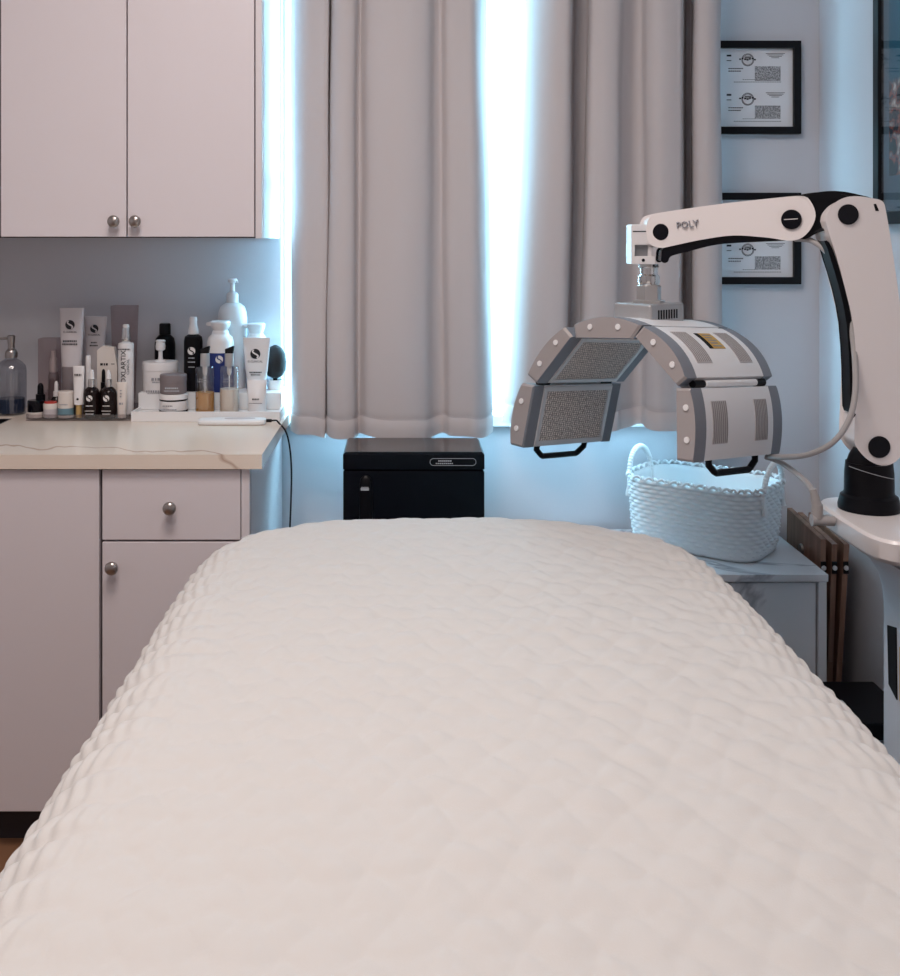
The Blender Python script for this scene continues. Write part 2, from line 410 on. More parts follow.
for x in (BX0+.08, BX1-.08):
    for y in (BYN+.15, BYF-.15):
        bm = BM(); box(bm, x-.03, x+.03, y-.03, y+.03, 0, BZ-.181, bev=.004); finish('leg', bm, M['whitepl'], bed)

# ------------------------------------------------------------------ curtains
def curtain(name, label, ctrl, hem, top=2.20, tilt=None):
    """ctrl: (px at top, px at hem, depth) points along the fabric; hem: z at the hem"""
    root = thing(name, label, 'curtain', (X(sum(c[1] for c in ctrl)/len(ctrl), 2.95), 2.95, hem), 'window curtains')
    top_l = catmull([(X(c[0], c[2]), c[2], 0) for c in ctrl], 10)
    bot_l = catmull([(X(c[1], c[2]), c[2], 0) for c in ctrl], 10)
    zs = [hem, hem+.006, hem+.02, hem+.046, hem+.050, hem+.054]+[hem+.07+(top-hem-.07)*i/26 for i in range(27)]
    def ring(off, hemonly=False):
        rows = []
        for z in zs:
            t = (z-hem)/(top-hem); row = []
            for k, (a, b) in enumerate(zip(top_l, bot_l)):
                s = k/len(top_l)
                p = b.lerp(a, t); q = (bot_l[min(k+1,len(bot_l)-1)]-bot_l[max(k-1,0)]); q.z = 0
                n = Vector((q.y, -q.x, 0)).normalized() if q.length else Vector((0,-1,0))
                dz = .004*math.sin(s*25)*(1-t)**6+.002*math.sin(s*57+1)*(1-t)**6
                sway = .003*math.sin(z*4.3+s*9)+.0015*math.sin(z*11+s*23)
                hemb = .0035 if z < hem+.05 else 0
                seam = -.0015 if abs(z-hem-.05) < .002 else 0
                row.append(Vector((p.x, p.y, z+dz))+n*(off*(1+hemb*300)+seam+sway*.7))
            rows.append(row)
        return rows
    f, b = ring(.0012), ring(-.0012)
    bm = BM()
    A = [[bm.verts.new(p) for p in r] for r in f]; B = [[bm.verts.new(p) for p in r] for r in b]
    n = len(A[0]); m = len(A)
    for i in range(m-1):
        for j in range(n-1):
            bm.faces.new((A[i][j], A[i][j+1], A[i+1][j+1], A[i+1][j])); bm.faces.new((B[i][j], B[i+1][j], B[i+1][j+1], B[i][j+1]))
    for i in range(m-1):
        bm.faces.new((A[i][0], A[i+1][0], B[i+1][0], B[i][0])); bm.faces.new((A[i][-1], B[i][-1], B[i+1][-1], A[i+1][-1]))
    for j in range(n-1):
        bm.faces.new((A[0][j], B[0][j], B[0][j+1], A[0][j+1])); bm.faces.new((A[-1][j], A[-1][j+1], B[-1][j+1], B[-1][j]))
    finish('fabric', bm, M['curtain'], root, angle=60)
    # hem stitching
    bm = BM(); row = [v.copy() for v in f[4]]
    loft(bm, [[p+Vector((0,-.0010,.0012)) for p in row], [p+Vector((0,-.0010,-.0012)) for p in row]], cap=False, closed=False)
    finish('hem_stitch', bm, M['curtain_seam'], root)
    for j in range(6):
        p = f[-1][int((j+.5)/6*len(f[-1]))]
        bm = BM(); tube(bm, [Vector((p.x, 2.955, p.z+.012))+Vector((.0, math.cos(a)*.024, .012+math.sin(a)*.024)) for a in [2*math.pi*i/20 for i in range(21)]], .0025, 8)
        finish('ring', bm, M['nickel'], root)
    return root
curtain('window_curtain', 'grey curtain left of the bright gap, hanging down to the black cabinet', [
    (293,291,2.97),(298,294,2.93),(308,300,2.905),(320,314,2.90),(327,322.5,2.90),(330,325.2,2.915),(330.4,325.6,2.99),(331.4,326.6,2.99),(331.8,327,2.915),(336,331,2.885),(346,342,2.875),(354,352,2.885),(358,356,2.915),(362,360,2.92),(370,368,2.885),
    (388,386,2.865),(408,406,2.862),(426,424,2.878),(434,434,2.915),(441,443,2.925),(448,450,2.895),(462,464,2.885),(472,476,2.885),(480,485,2.915),(486,492,2.965)], CH-(436-VY)/F*2.90)
curtain('window_curtain', 'grey curtain right of the bright gap, hanging behind the light therapy head', [
    (529,503,2.99),(536,511,2.95),(549,526,2.912),(564,549,2.886),(573,565,2.90),(574.5,567,3.00),(580,572,3.012),(588,578,3.01),(590,580.5,3.00),(591,583,2.895),(603,598,2.868),(618,614,2.872),(625,620,2.905),(634,632,2.94),(643,642,2.935),
    (648,647,2.89),(660,659,2.862),(676,675,2.866),(682,681,2.885),(683.5,683,2.99),(688,688,3.01),(693,693,3.00),(694.5,694.5,2.90),(706,706,2.872),(717,717,2.88),(721,721,2.91)], CH-(428-VY)/F*2.90)
rod = thing('curtain_rod', 'metal curtain rod above the window, out of the top of the picture', 'curtain rod', (.28, 2.955, 2.236))
bm = BM(); tube(bm, [(-.42,2.955,2.236),(1.0,2.955,2.236)], .010, 16); finish('rod', bm, M['nickel'], rod)
for x in (-.40, .98):
    bm = BM(); box(bm, x-.008, x+.008, 2.966, WALL-.0005, 2.22, 2.25); finish('bracket', bm, M['nickel'], rod)
rod.location = (.28, 2.955, 2.236)

# ------------------------------------------------------------------ black cabinet under the window
BY0, BY1 = 2.66, 2.855; bx0, bx1 = X(343,BY0), X(484.5,BY0); bt = CH-(453-VY)/F*BY0
c = thing('towel_warmer', 'glossy black towel warmer cabinet standing under the window', 'towel warmer', ((bx0+bx1)/2, 2.76, 0))
bm = BM(); box(bm, bx0+.001, bx1-.001, BY0+.03, BY1, .03, bt-.041, bev=.006, seg=3); finish('body', bm, M['blacksatin'], c)
bm = BM()
r1 = [(bx0,BY0),(bx1,BY0),(bx1,BY1),(bx0,BY1)]
loft(bm, [[Vector((x,y,bt-.040)) for x,y in r1], [Vector((x,y,bt-.004)) for x,y in r1],
          [Vector((x+(.004 if x<0 else -.004), y+(.004 if y<2.7 else -.004), bt)) for x,y in r1]])
lid = finish('lid', bm, M['blackgloss'], c, angle=20)
bm = BM(); box(bm, bx0+.005, bx1-.005, BY0+.005, BY1-.005, bt+.0002, bt+.0022, bev=.0008, seg=1); finish('top_cover', bm, M['lidtop'], c)
bm = BM(); box(bm, bx0, bx1, BY0, BY0+.029, .05, bt-.0435, bev=.003); door = finish('door', bm, M['blackgloss'], c)
bm = BM(); hx = X(366,BY0); loft(bm, [ell(hx, BY0-.001, z, .0165*w, .012*w, 24, 3) for z, w in ((.58,.6),(.60,1),(.76,1),(.775,.8),(.782,.3))]); finish('handle', bm, M['blacksatin'], door)
bm = BM(); p = P(365,488,BY0); box(bm, p.x-.010, p.x+.010, BY0-.0145, BY0-.0135, p.z-.003, p.z+.003); box(bm, p.x-.009, p.x+.009, BY0-.0145, BY0-.0135, p.z+.004, p.z+.0055); finish('handle_badge', bm, M['greylabel'], door, smooth=False)
bm = BM(); pa = P(430,458.5,BY0); pb = P(476,465.5,BY0); ro = (pa.z-pb.z)/2; zc = (pa.z+pb.z)/2
pts = [Vector((pb.x-ro+ro*math.sin(a), BY0-.0006, zc+ro*math.cos(a))) for a in [math.pi*i/10 for i in range(11)]]+[Vector((pa.x+ro-ro*math.sin(a), BY0-.0006, zc-ro*math.cos(a))) for a in [math.pi*i/10 for i in range(11)]]
tube(bm, pts+[pts[0]], .0006, 6); finish('badge_outline', bm, M['greylabel'], lid)
bm = BM()
for i in range(7): box(bm, pa.x+.020+i*.0048, pa.x+.0235+i*.0048, BY0-.0006, BY0-.0001, zc+.001, zc+.0045)
for i in range(9): box(bm, pa.x+.014+i*.0048, pa.x+.0175+i*.0048, BY0-.0006, BY0-.0001, zc-.005, zc-.0022)
finish('badge_text', bm, M['greylabel'], lid, smooth=False)
for x in (bx0+.04, bx1-.04):
    for y in (BY0+.06, BY1-.04):
        bm = BM(); lathe(bm, (x,y,0), [(.015,0),(.015,.0295)], 16); finish('foot', bm, M['blackmat'], c)

# ------------------------------------------------------------------ marble side table
t0, t1 = 2.635, 3.045; tz = .548; tx0, tx1 = .36, X(828.5, t0)
t = thing('side_table', 'white marble cabinet table holding the white basket', 'side table', ((tx0+tx1)/2, (t0+t1)/2, 0))
bm = BM(); box(bm, tx0, tx1, t0, t1, tz-.018, tz, bev=.001, seg=1); finish('tabletop', bm, M['marble'], t, angle=60)
for x in (tx0+.003, tx1-.019-.003):
    bm = BM(); box(bm, x, x+.019, t0+.004, t1-.003, 0, tz-.0185); finish('side_panel', bm, M['marble'], t, smooth=False)
bm = BM(); box(bm, tx0+.025, tx1-.0265, t0+.012, t0+.028, .06, tz-.0235); finish('door', bm, M['marble'], t, smooth=False)
bm = BM(); box(bm, tx0+.023, tx1-.023, t0+.05, t1-.005, .04, .055); finish('bottom_panel', bm, M['marble'], t, smooth=False)

# ------------------------------------------------------------------ basket
def basket():
    cx, cy, rot = .796, 2.886, math.radians(-37); hx, hy, rc, H = .182, .124, .075, .178
    root = thing('woven_basket', 'white woven rope basket with two loop handles on the marble table', 'basket', (cx, cy, tz))
    per = []; 
    def outline(n, off=0):
        seg = [];  # rounded rectangle by arclength
        L = [2*(hx-rc), math.pi/2*rc, 2*(hy-rc), math.pi/2*rc]*2; T = sum(L)
        for i in range(n):
            s = T*i/n; k = 0
            while s > L[k]: s -= L[k]; k += 1
            q = k//2; a0 = -math.pi/2+q*math.pi/2
            cxs = [(hx-rc,-(hy-rc)),(hx-rc,hy-rc),(-(hx-rc),hy-rc),(-(hx-rc),-(hy-rc))]
            if k % 2 == 0:
                nx, ny = math.cos(a0), math.sin(a0); st = cxs[(q-1)%4]; dx, dy = -ny, nx
                x, y = st[0]+nx*rc+dx*s, st[1]+ny*rc+dy*s
            else:
                a = a0+s/rc; c0 = cxs[q]; nx, ny = math.cos(a), math.sin(a); x, y = c0[0]+nx*rc, c0[1]+ny*rc
            seg.append((x, y, nx, ny))
        return seg
    NC = 64; sub = 6; rows = 16; rs = 6
    out = outline(NC*sub); bm = BM(); R = []
    def W(x, y, z): return Vector((cx+x*math.cos(rot)-y*math.sin(rot), cy+x*math.sin(rot)+y*math.cos(rot), tz+z))
    for j in range(rows*rs+1):
        z = H*j/(rows*rs); rw = j/rs; r = math.floor(min(rw, rows-.01)); fr = rw-r
        ring = []
        for i, (x, y, nx, ny) in enumerate(out):
            cph = i/sub; wv = math.cos(math.pi*cph+(math.pi if r % 2 else 0))
            bulge = abs(math.sin(math.pi*fr))
            o = .0034*wv*bulge+.0045*bulge-.006+.005*(z/H)+(-.004*(1-z/H)**6*3)-.004*(1-z/H)
            dz = .0012*math.sin(math.pi*cph*2)*0
            ring.append(W(x+nx*o, y+ny*o, max(z+dz, 0.0005)))
        R.append(ring)
    for j in range(rows*rs, -1, -rs):       # inside
        z = max(H*j/(rows*rs), .006)
        R.append([W(x+nx*(-.012+.010*(z/H)), y+ny*(-.012+.010*(z/H)), z) for (x, y, nx, ny) in out])
    loft(bm, R); finish('woven_wall', bm, M['rope'], root, angle=180)
    # braided loops round the rim
    bm = BM(); o2 = outline(NC*10); pts = []
    for i, (x, y, nx, ny) in enumerate(o2):
        a = 2*math.pi*i/10*.5*1.0
        pts.append(W(x+nx*(.004+.005*math.cos(a*1.0)), y+ny*(.004+.005*math.cos(a)), H+.001+.0075*abs(math.sin(a))))
    tube(bm, pts+[pts[0]], .0034, 7); finish('rim_braid', bm, M['rope'], root)
    for sx in (-1, 1):
        bm = BM(); pts = []
        for i in range(25):
            a = math.pi*i/24
            pts.append(W(sx*(hx-.002+.006*math.sin(a)), -.070*math.cos(a), H-.02+.082*math.sin(a)**.85))
        pts = [W(sx*(hx+.003), -.070, H-.06)]+pts+[W(sx*(hx+.003), .070, H-.06)]
        n = len(pts); tube(bm, catmull(pts,5), lambda t: .0068+.0010*math.sin(t*190), 10); finish('handle', bm, M['rope'], root)
basket()

# ------------------------------------------------------------------ lamp head and arm
EX, EY = .5445, 2.05; CU = Vector((.766,.643,-.07)); CC = Vector((.643,-.766,0)); PW = .30
def H(c, z, u): return Vector((EX, EY, 0))+CC*c+CU*u+Vector((0,0,z))
def unp(px, py):
    r = (px-VX)/F; c = (EY*r-EX)/(.643+.766*r); Y = EY-.766*c
    return (c, CH-(py-VY)/F*Y)
panels = [  # inner start, inner end, outer (start, mid, end) round the arch from lower left to lower right
    dict(i=((522.4,448),(533.7,385.5)), o=((510,444.6),(512,413),(521.5,383))),
    dict(i=((536.4,383.6),(572,336.6)), o=((527,375),(543,347),(564,327))),
    dict(i=((575,338.5),(631.7,339.3)), o=((572.7,325),(605,316.5),(641,325))),
    dict(i=((634,336.5),(676.7,386.0)), o=((643,326),(670,347),(686,378))),
    dict(i=((675.3,388.3),(676,460.5)), o=((690,388.3),(695.5,423),(693,462.7)))]
head = thing('light_therapy_machine', 'white light therapy machine with jointed arm and arched five-panel lamp head', 'therapy lamp', (1.02, 2.0, 0))
def V2(t): return Vector((t[0], t[1]))
def qb(a, m, b, t):     # curve through the mid point
    c = 2*m-(a+b)/2
    return (1-t)**2*a+2*t*(1-t)*c+t*t*b
OUT = []
for k, pn in enumerate(panels):
    i0, i1 = V2(unp(*pn['i'][0])), V2(unp(*pn['i'][1])); o0, om, o1 = [V2(unp(*q)) for q in pn['o']]
    outer = [qb(o0, om, o1, t/10) for t in range(11)]
    OUT.append(outer)
    # rounded profile
    prof = outer[::-1]+[i0, i1]            # outer from end to start, then the inner chord
    cen = sum(prof, Vector((0,0)))/len(prof)
    def ring(s, u): return [H(cen.x+(q.x-cen.x)*s, cen.y+(q.y-cen.y)*s, u) for q in prof]
    bm = BM(); loft(bm, [ring(.985, .034), ring(.985, PW-.034)])
    body = finish('lamp_panel', bm, M['shell'], head, angle=30)
    for (u0, u1, sgn) in ((0, .0345, 1), (PW-.0345, PW, -1)):
        bm = BM()
        us = (u0, u0+.004, u1) if sgn > 0 else (u0, u1-.004, u1)
        ss = (.93, 1, 1) if sgn > 0 else (1, 1, .93)
        R = loft(bm, [ring(s, u) for u, s in zip(us, ss)])
        for f in bm.faces:
            f.material_index = 1 if abs(f.normal.dot(CU.normalized())) < .5 else 0
        bm.normal_update()
        for f in bm.faces: f.material_index = 1 if abs(f.normal.dot(CU.normalized())) < .6 else 0  # rim faces take the cap grey with shade painted in
        finish('end_cap', bm, None, body, angle=30, mats=[M['capgrey'], M['rimshade']])
        if sgn > 0:
            for tt in (.28, .72):
                a = qb(o0, om, o1, tt); b = i0.lerp(i1, tt); q = a.lerp(b, .42)
                bm = BM(); disc(bm, H(q.x, q.y, -.0005), -CU, .0062, .0022, 18, bev=.001); finish('screw_cover', bm, M['bottlewhite'], body)
    # inner face: frame + led grid
    inn = (i1-i0); L = inn.length; t = inn/L; nn = Vector((t.y, -t.x)); 
    if nn.dot(cen-i0) > 0: nn = -nn
    def I(a, u, h): q = i0+t*a+nn*h; return H(q.x, q.y, u)
    bm = BM()
    for (a0,a1,u0,u1) in ((.004,.014,.036,PW-.036),(L-.014,L-.004,.036,PW-.036),(.0145,L-.0145,.036,.046),(.0145,L-.0145,PW-.046,PW-.036)):
        prism(bm, [I(a0,u0,-.003), I(a1,u0,-.003), I(a1,u1,-.003), I(a0,u1,-.003)], (I(0,0,.0025)-I(0,0,-.003)))
    finish('grid_frame', bm, M['silver'], body, smooth=False)
    bm = BM(); prism(bm, [I(.0145,.0465,-.0025), I(L-.0145,.0465,-.0025), I(L-.0145,PW-.0465,-.0025), I(.0145,PW-.0465,-.0025)], (I(0,0,.0005)-I(0,0,-.0025)))
    finish('led_grid', bm, M['led'], body, smooth=False)
    bm = BM(); nz = 22       # toothed edge
    for q in range(nz):
        a = .0145+(L-.029)*(q+.1)/nz; a2 = .0145+(L-.029)*(q+.9)/nz
        prism(bm, [I(a,PW-.0465,.0005), I((a+a2)/2,PW-.0545,.0005), I(a2,PW-.0465,.0005)], (I(0,0,.002)-I(0,0,.0005)))
    finish('toothed_strip', bm, M['silver'], body, smooth=False)
    pn['S'] = None
    def surf(tt, u, h, o0=o0, om=om, o1=o1, cen=cen):
        q = qb(o0, om, o1, tt); q2 = qb(o0, om, o1, min(tt+.01, 1.01)); tg = (q2-q).normalized(); n = Vector((-tg.y, tg.x))
        q = cen+(q-cen)*.985
        if n.dot(q-cen) < 0: n = -n
        q = q+n*h; return H(q.x, q.y, u)
    def patch(name, t0, t1, u0, u1, m, h0=-.0004, h1=.0010, n=6, bm=None):
        own = bm is None; bm = bm or BM()
        loft(bm, [[surf(t0+(t1-t0)*j/n, u0, h0), surf(t0+(t1-t0)*j/n, u1, h0), surf(t0+(t1-t0)*j/n, u1, h1), surf(t0+(t1-t0)*j/n, u0, h1)] for j in range(n+1)])
        if own: return finish(name, bm, m, body, smooth=False)
    if k in (3, 4, 1, 0):
        for (u0, u1) in ((.055, .105), (PW-.100, PW-.055)):
            patch('vent', .15 if k != 4 else .20, .78 if k != 4 else .80, u0, u1, M['vent'])
            b2 = BM()
            for q in range(8):
                uu = u0+(u1-u0)*(q+.35)/8
                patch(None, .17 if k != 4 else .21, .76 if k != 4 else .79, uu, uu+(u1-u0)/8*.4, None, .0009, .0016, bm=b2)
            finish('vent_slots', b2, M['ventdark'], body, smooth=False)
    if k == 3:
        patch('warning_sticker', .18, .52, .128, .140, M['blackmat'])
        patch('warning_sticker', .18, .52, .1405, .182, M['gold'])
        b2 = BM()
        for q in range(5): patch(None, .22+.06*q, .245+.06*q, .146, .176-.006*(q % 2), None, .0009, .0014, bm=b2, n=2)
        finish('sticker_text', b2, M['ventdark'], body, smooth=False)
    if k in (0, 4):    # carrying handles below the end panels
        e0, e1 = (i0, o0) if k == 0 else (i1, o1); q = e0.lerp(e1, .5); dn = (i0-i1).normalized() if k == 0 else (i1-i0).normalized()
        def G(d, u): w = q+dn*d; return H(w.x, w.y, u)
        bm = BM(); um = .148 if k == 0 else .158; hw = .080
        path = [G(-.004, um-hw), G(.012, um-hw), G(.026, um-hw+.018), G(.029, um-hw+.024), G(.029, um+hw-.024), G(.026, um+hw-.018), G(.012, um+hw), G(-.004, um+hw)]
        tube(bm, path, .0068, 8); finish('carrying_handle', bm, M['blacksatin'], body, angle=60)
# hinges
for k in range(4):
    a = OUT[k][-1]; b = OUT[k+1][0]; q = (a+b)/2; j = V2(unp(*panels[k]['i'][1])); w = q.lerp(j, .45)
    for u in (.03, PW-.06):
        bm = BM(); tube(bm, [H(w.x, w.y, u), H(w.x, w.y, u+.034)], .0075, 14); finish('hinge', bm, M['blacksatin'], head)
for k in range(4):
    a = OUT[k][-1]; b = OUT[k+1][0]; q = (a+b)/2; j = V2(unp(*panels[k]['i'][1])); w = q.lerp(j, .36)
    bm = BM(); tube(bm, [H(w.x, w.y, .065), H(w.x, w.y, PW-.061)], .0075, 12); finish('hinge_cover', bm, M['shell'], head)
# head mount
bm = BM(); c0 = -.262
def Hb(c, u, z): p = H(c, 0, u); p.z = z; return p
cm, um = -.216, .15
zt0 = 1.176
for (ca, cb, ua, ub, za, zb_) in ((-.049,.049,-.058,.058,zt0,1.2235),):
    fr = [Hb(cm+ca,um+ua,za), Hb(cm+cb,um+ua,za), Hb(cm+cb,um+ub,za), Hb(cm+ca,um+ub,za)]
    prism(bm, fr, (0,0,zb_-za), bev=.006)
mount = finish('head_mount', bm, M['steelgrey'], head, angle=40)
bm = BM()
for q in range(8):
    uu = um-.034+q*.0088; p0 = Hb(cm+.049, uu, 1.192); 
    prism(bm, [p0-CC*.002, p0-CC*.002+CU*.0045, p0-CC*.002+CU*.0045+Vector((0,0,.019)), p0-CC*.002+Vector((0,0,.019))], CC*.0026)
finish('vent_slots', bm, M['blackmat'], mount, smooth=False)
pc = Hb(cm, um, 0); DT = pc.y; sx = pc.x
def zz(y, D=DT): return CH-(y-VY)/F*D
bm = BM(); lathe(bm, (sx,pc.y,0), [(.034,1.2237),(.034,1.2285),(.026,1.230),(.026,zz(286)),(.021,zz(284.5))], 6); finish('hex_nut', bm, M['steelgrey'], head, angle=20)
bm = BM(); lathe(bm, (sx,pc.y,0), [(.020,zz(285)),(.0225,zz(282)),(.0225,zz(276)),(.018,zz(274)),(.018,zz(268)),(.022,zz(267)),(.0205,zz(264))], 28); finish('swivel_collar', bm, M['steel'], head, angle=40)
bx = X(640.5, DT)
bm = BM(); box(bm, bx-.025, bx+.025, DT-.027, DT+.027, zz(264), zz(256), bev=.002); box(bm, bx-.025, bx+.025, DT-.027, DT+.027, zz(245), zz(224.5), bev=.003)
box(bm, bx-.025, bx-.018, DT-.027, DT+.027, zz(257), zz(244)); box(bm, bx+.012, bx+.019, DT-.02, DT+.027, zz(257), zz(244))
kn = finish('swivel_block', bm, M['bottlewhite'], head)
bm = BM(); box(bm, bx-.018, bx+.012, DT-.012, DT+.022, zz(256.5), zz(244.5)); finish('swivel_core', bm, M['greybox'], kn, smooth=False)
bm = BM(); disc(bm, (bx, DT-.0268, zz(260)), (0,-1,0), .0035, .001, 14); box(bm, bx-.022, bx+.006, DT-.0276, DT-.0268, zz(232), zz(231)); finish('set_screw', bm, M['blackmat'], kn)
DE = 2.05
DT0 = DT-.03
def DA(px): return DT0+(DE-DT0)*(px-641)/(848-641)
_d = P(848,215,DE)-P(641,230,DT0); _d.z = 0; AN = Vector((_d.y,-_d.x,0)).normalized()
def outline3(pts, off=0, k=4):
    q = catmull([(a, b, 0) for a, b in pts+[pts[0]]], k)[:-1]
    res = []
    for v in q:
        D = DA(v.x) if v.x < 848 else DE
        p = P(v.x, v.y, D); p.y += off; res.append(p)
    return res
ARM_N = Vector((0,1,0))
def plate(name, pts, m, y0, th, parent=head, bev=.006, k=4, D=None):
    o3 = outline3(pts, 0, k) if D is None else [P(v.x, v.y, D) for v in catmull([(a,b,0) for a,b in pts+[pts[0]]], k)[:-1]]
    bm = BM(); cen = sum(o3, Vector())/len(o3)
    rings = []
    for (yy, ins) in ((y0, bev), (y0+bev*.3, bev*.3), (y0+bev, 0), (y0+th-bev, 0), (y0+th-bev*.3, bev*.3), (y0+th, bev)):
        ring = []
        n = len(o3)
        for i, p in enumerate(o3):
            tg = o3[(i+1) % n]-o3[i-1]; nrm = Vector((tg.z, 0, -tg.x)); nrm.normalize() if nrm.length else None
            ring.append(p+nrm*ins*SG+Vector((0, yy, 0)))
        rings.append(ring)
    loft(bm, rings); return finish(name, bm, m, parent, angle=50)
SG = -1
up = [(649,231),(651,221),(659,216.5),(690,211.5),(733,205.5),(770,201.5),(800,199),(808,203),(812.5,216),(806,230),(793,237.5),(767,234.5),(733,232.5),(700,237),(672,243),(660,245),(651,241)]
a1 = plate('upper_arm', up, M['machwhite'], 0, .07)
for (px, py, r) in ((661,232,8.3),(791.5,219.5,10)):
    p = P(px, py, DA(px)); bm = BM(); disc(bm, p-AN*.001, AN, r/F*p.y, .0045, 28, bev=.0015); finish('joint_cap', bm, M['blackgloss'], a1)
bm = BM(); p = P(791.5,219.5,DA(791.5))+AN*.0036; hd = Vector((-AN.y,AN.x,0)); prism(bm, [p+hd*a+Vector((0,0,b)) for a,b in ((-.013,-.001),(.013,.0005),(.013,.0022),(-.013,.0007))], AN*.0008); finish('cap_slot', bm, M['silver'], a1)
p = P(688, 224.6, DA(688)); ax = (P(700,223,DA(700))-P(680,226.3,DA(680))).normalized()
hd = (P(700,223,DA(700))-P(676,226,DA(676))).normalized(); nn_ = Vector((hd.y,-hd.x,0)).normalized(); bm = text_bm('POLY', .019, p+nn_*.0040, hd, nn_.cross(hd), depth=.005); finish('lettering', bm, M['inkmid'], a1, smooth=False)
plate('cable_cover', [(664,256),(666,249),(680,242),(710,233.5),(740,232),(780,236.5),(795,238),(780,239.5),(747,241),(717,243.5),(690,250),(672,255),(668,261),(664,261)], M['blackgloss'], .011, .048, bev=.003)
el = plate('elbow_joint', [(796,205),(803,199.5),(815,196),(830,194),(845,194.5),(860,197.5),(874,202.5),(868,215),(850,226),(832,226.5),(818,230),(806,236),(797,230)], M['blacksatin'], .009, .052)
lo = [(829,221),(831,213),(838,204.5),(848,200),(860,199.5),(872,201.5),(880,203.5),(882.5,210),(887,236),(893.5,280),(899,325),(901.5,370),(902,420),(899,452),(886,462.5),(871,458),(859.5,446),(857.5,436),(858.5,410),(859.5,370),(856.5,325),(849,291),(840,257),(832,232)]
a2 = plate('lower_arm', lo, M['machwhite'], 0, .072, D=DE)
for (px, py, r) in ((848,214.5,10.3),(879,447,11)):
    p = P(px, py, DE); bm = BM(); disc(bm, p+Vector((0,.0004,0)), (0,-1,0), r/F*p.y, .004, 28, bev=.0015); finish('joint_cap', bm, M['blackgloss'], a2)
bm = BM(); q = [P(a,b,DE) for a,b in ((873.5,204),(876,203.8),(879,211),(875.5,211))]; prism(bm, [v+Vector((0,-.0006,0)) for v in q], (0,.002,0)); finish('slot', bm, M['blackmat'], a2, smooth=False)
plate('arm_cable_cover', [(828,241),(832,243),(838,257),(848,290),(855,325),(858,370),(857.5,410),(855,410),(854,370),(851,325),(844,290),(835,260),(831,247)], M['blacksatin'], .016, .04, bev=.0015, D=DE, k=2)
DS = DE+.035
ZP = CH-(509-VY)/F*DS                                  # top of the base housing
cxp = X(869, DS)
bm = BM(); lathe(bm, (cxp, DS, 0), [(.056,ZP+.0005),(.0565,ZP+.008),(.052,ZP+.026),(.0465,ZP+.030),(.045,ZP+.034),(.0445,ZP+.070),(.0425,ZP+.090)], 40)
loft(bm, [ell(cxp+dx, DS, ZP+z, r, min(r,.034), 40) for dx, z, r in ((0,.088,.0425),(.004,.104,.0405),(.012,.122,.036),(.02,.14,.020))])
finish('swivel_base', bm, M['blacksatin'], head, angle=30)
bm = BM(); tube(bm, [Vector((cxp+.0455*math.cos(a), DS+.0455*math.sin(a), ZP+.073-.012*math.cos(a)))for a in [math.pi+.3+2.2*i/16 for i in range(17)]], .0008, 6); finish('seam', bm, M['greybox'], head)
# housing and column
bm = BM(); sec = []
YC = 2.02
for z, xl, xr, hy, p_ in ((ZP-.058,.872,1.120,.135,4),(ZP-.046,.822,1.128,.165,4.5),(ZP-.036,.814,1.130,.170,5),(ZP-.006,.811,1.130,.172,5),(ZP-.001,.815,1.128,.169,5),(ZP,.822,1.12,.160,5)):
    sec.append(ell((xl+xr)/2, YC, z, (xr-xl)/2, hy, 64, p_))
loft(bm, sec); finish('housing', bm, M['machwhite'], head, angle=40)
bm = BM(); sec = []
for z, xl in ((.10,.925),(.60,.925),(.66,.925),(.69,.922),(.72,.912),(.745,.895),(.765,.875),(ZP-.0585,.860)):
    sec.append(ell((xl+1.115)/2, 2.0, z, (1.115-xl)/2, .125, 64, 9))
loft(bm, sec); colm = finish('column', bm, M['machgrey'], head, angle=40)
bm = BM(); q = [Vector((.9228, Y, z)) for Y, z in ((2.082,.622),(2.046,.630),(2.042,.496),(2.076,.512))]; prism(bm, q, (.004,0,0)); finish('slot', bm, M['blackmat'], colm, smooth=False)
bm = BM(); box(bm, .9225, .926, 1.97, 2.030, .50, .60); finish('status_plate', bm, M['goldcap'], colm, smooth=False)
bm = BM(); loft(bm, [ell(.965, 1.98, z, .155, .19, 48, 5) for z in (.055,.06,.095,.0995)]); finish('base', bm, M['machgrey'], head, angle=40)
for x in (.85, 1.07):
    for y in (1.84, 2.12):
        bm = BM(); tube(bm, [(x-.012,y,.027),(x+.012,y,.027)], .0268, 20); finish('caster', bm, M['blackmat'], head)
# hoses
def hose(name, pts, r, m, lab=None):
    bm = BM(); tube(bm, [P(*p) for p in pts], r, 10, smooth=8); return finish(name, bm, m, head)
hose('hose', [(795,239,2.13),(812,241,2.11),(829,255,2.09),(843,285,2.08),(851,325,2.07),(855,360,2.05),(855,395,2.03),(848,422,2.02),(832,443,2.03),(810,454,2.08),(788,457,2.16),(770,457,2.24)], .0055, M['tube'])
hose('hose', [(766,457,2.25),(780,462,2.22),(796,473,2.16),(808,484,2.10),(814,495,2.06),(816,504,2.05)], .0055, M['tube'])
bm = BM(); tube(bm, [P(813,489,2.05), P(817,506,2.05)], lambda t: .0065+.003*t, 14); finish('plug', bm, M['tube'], head)
bm = BM(); tube(bm, [P(812,520,2.05), P(834,521,2.05)], .0095, 16); tube(bm, [P(811.5,520,2.05), P(815,520,2.05)], .0115, 16); tube(bm, [P(817,504,2.05), P(817,518,2.05)], .0105, 14); finish('connector', bm, M['tube'], head, angle=40)
hose('wire', [(846,424,2.03),(852,418,2.04),(857,412,2.06)], .0018, M['blackmat'])

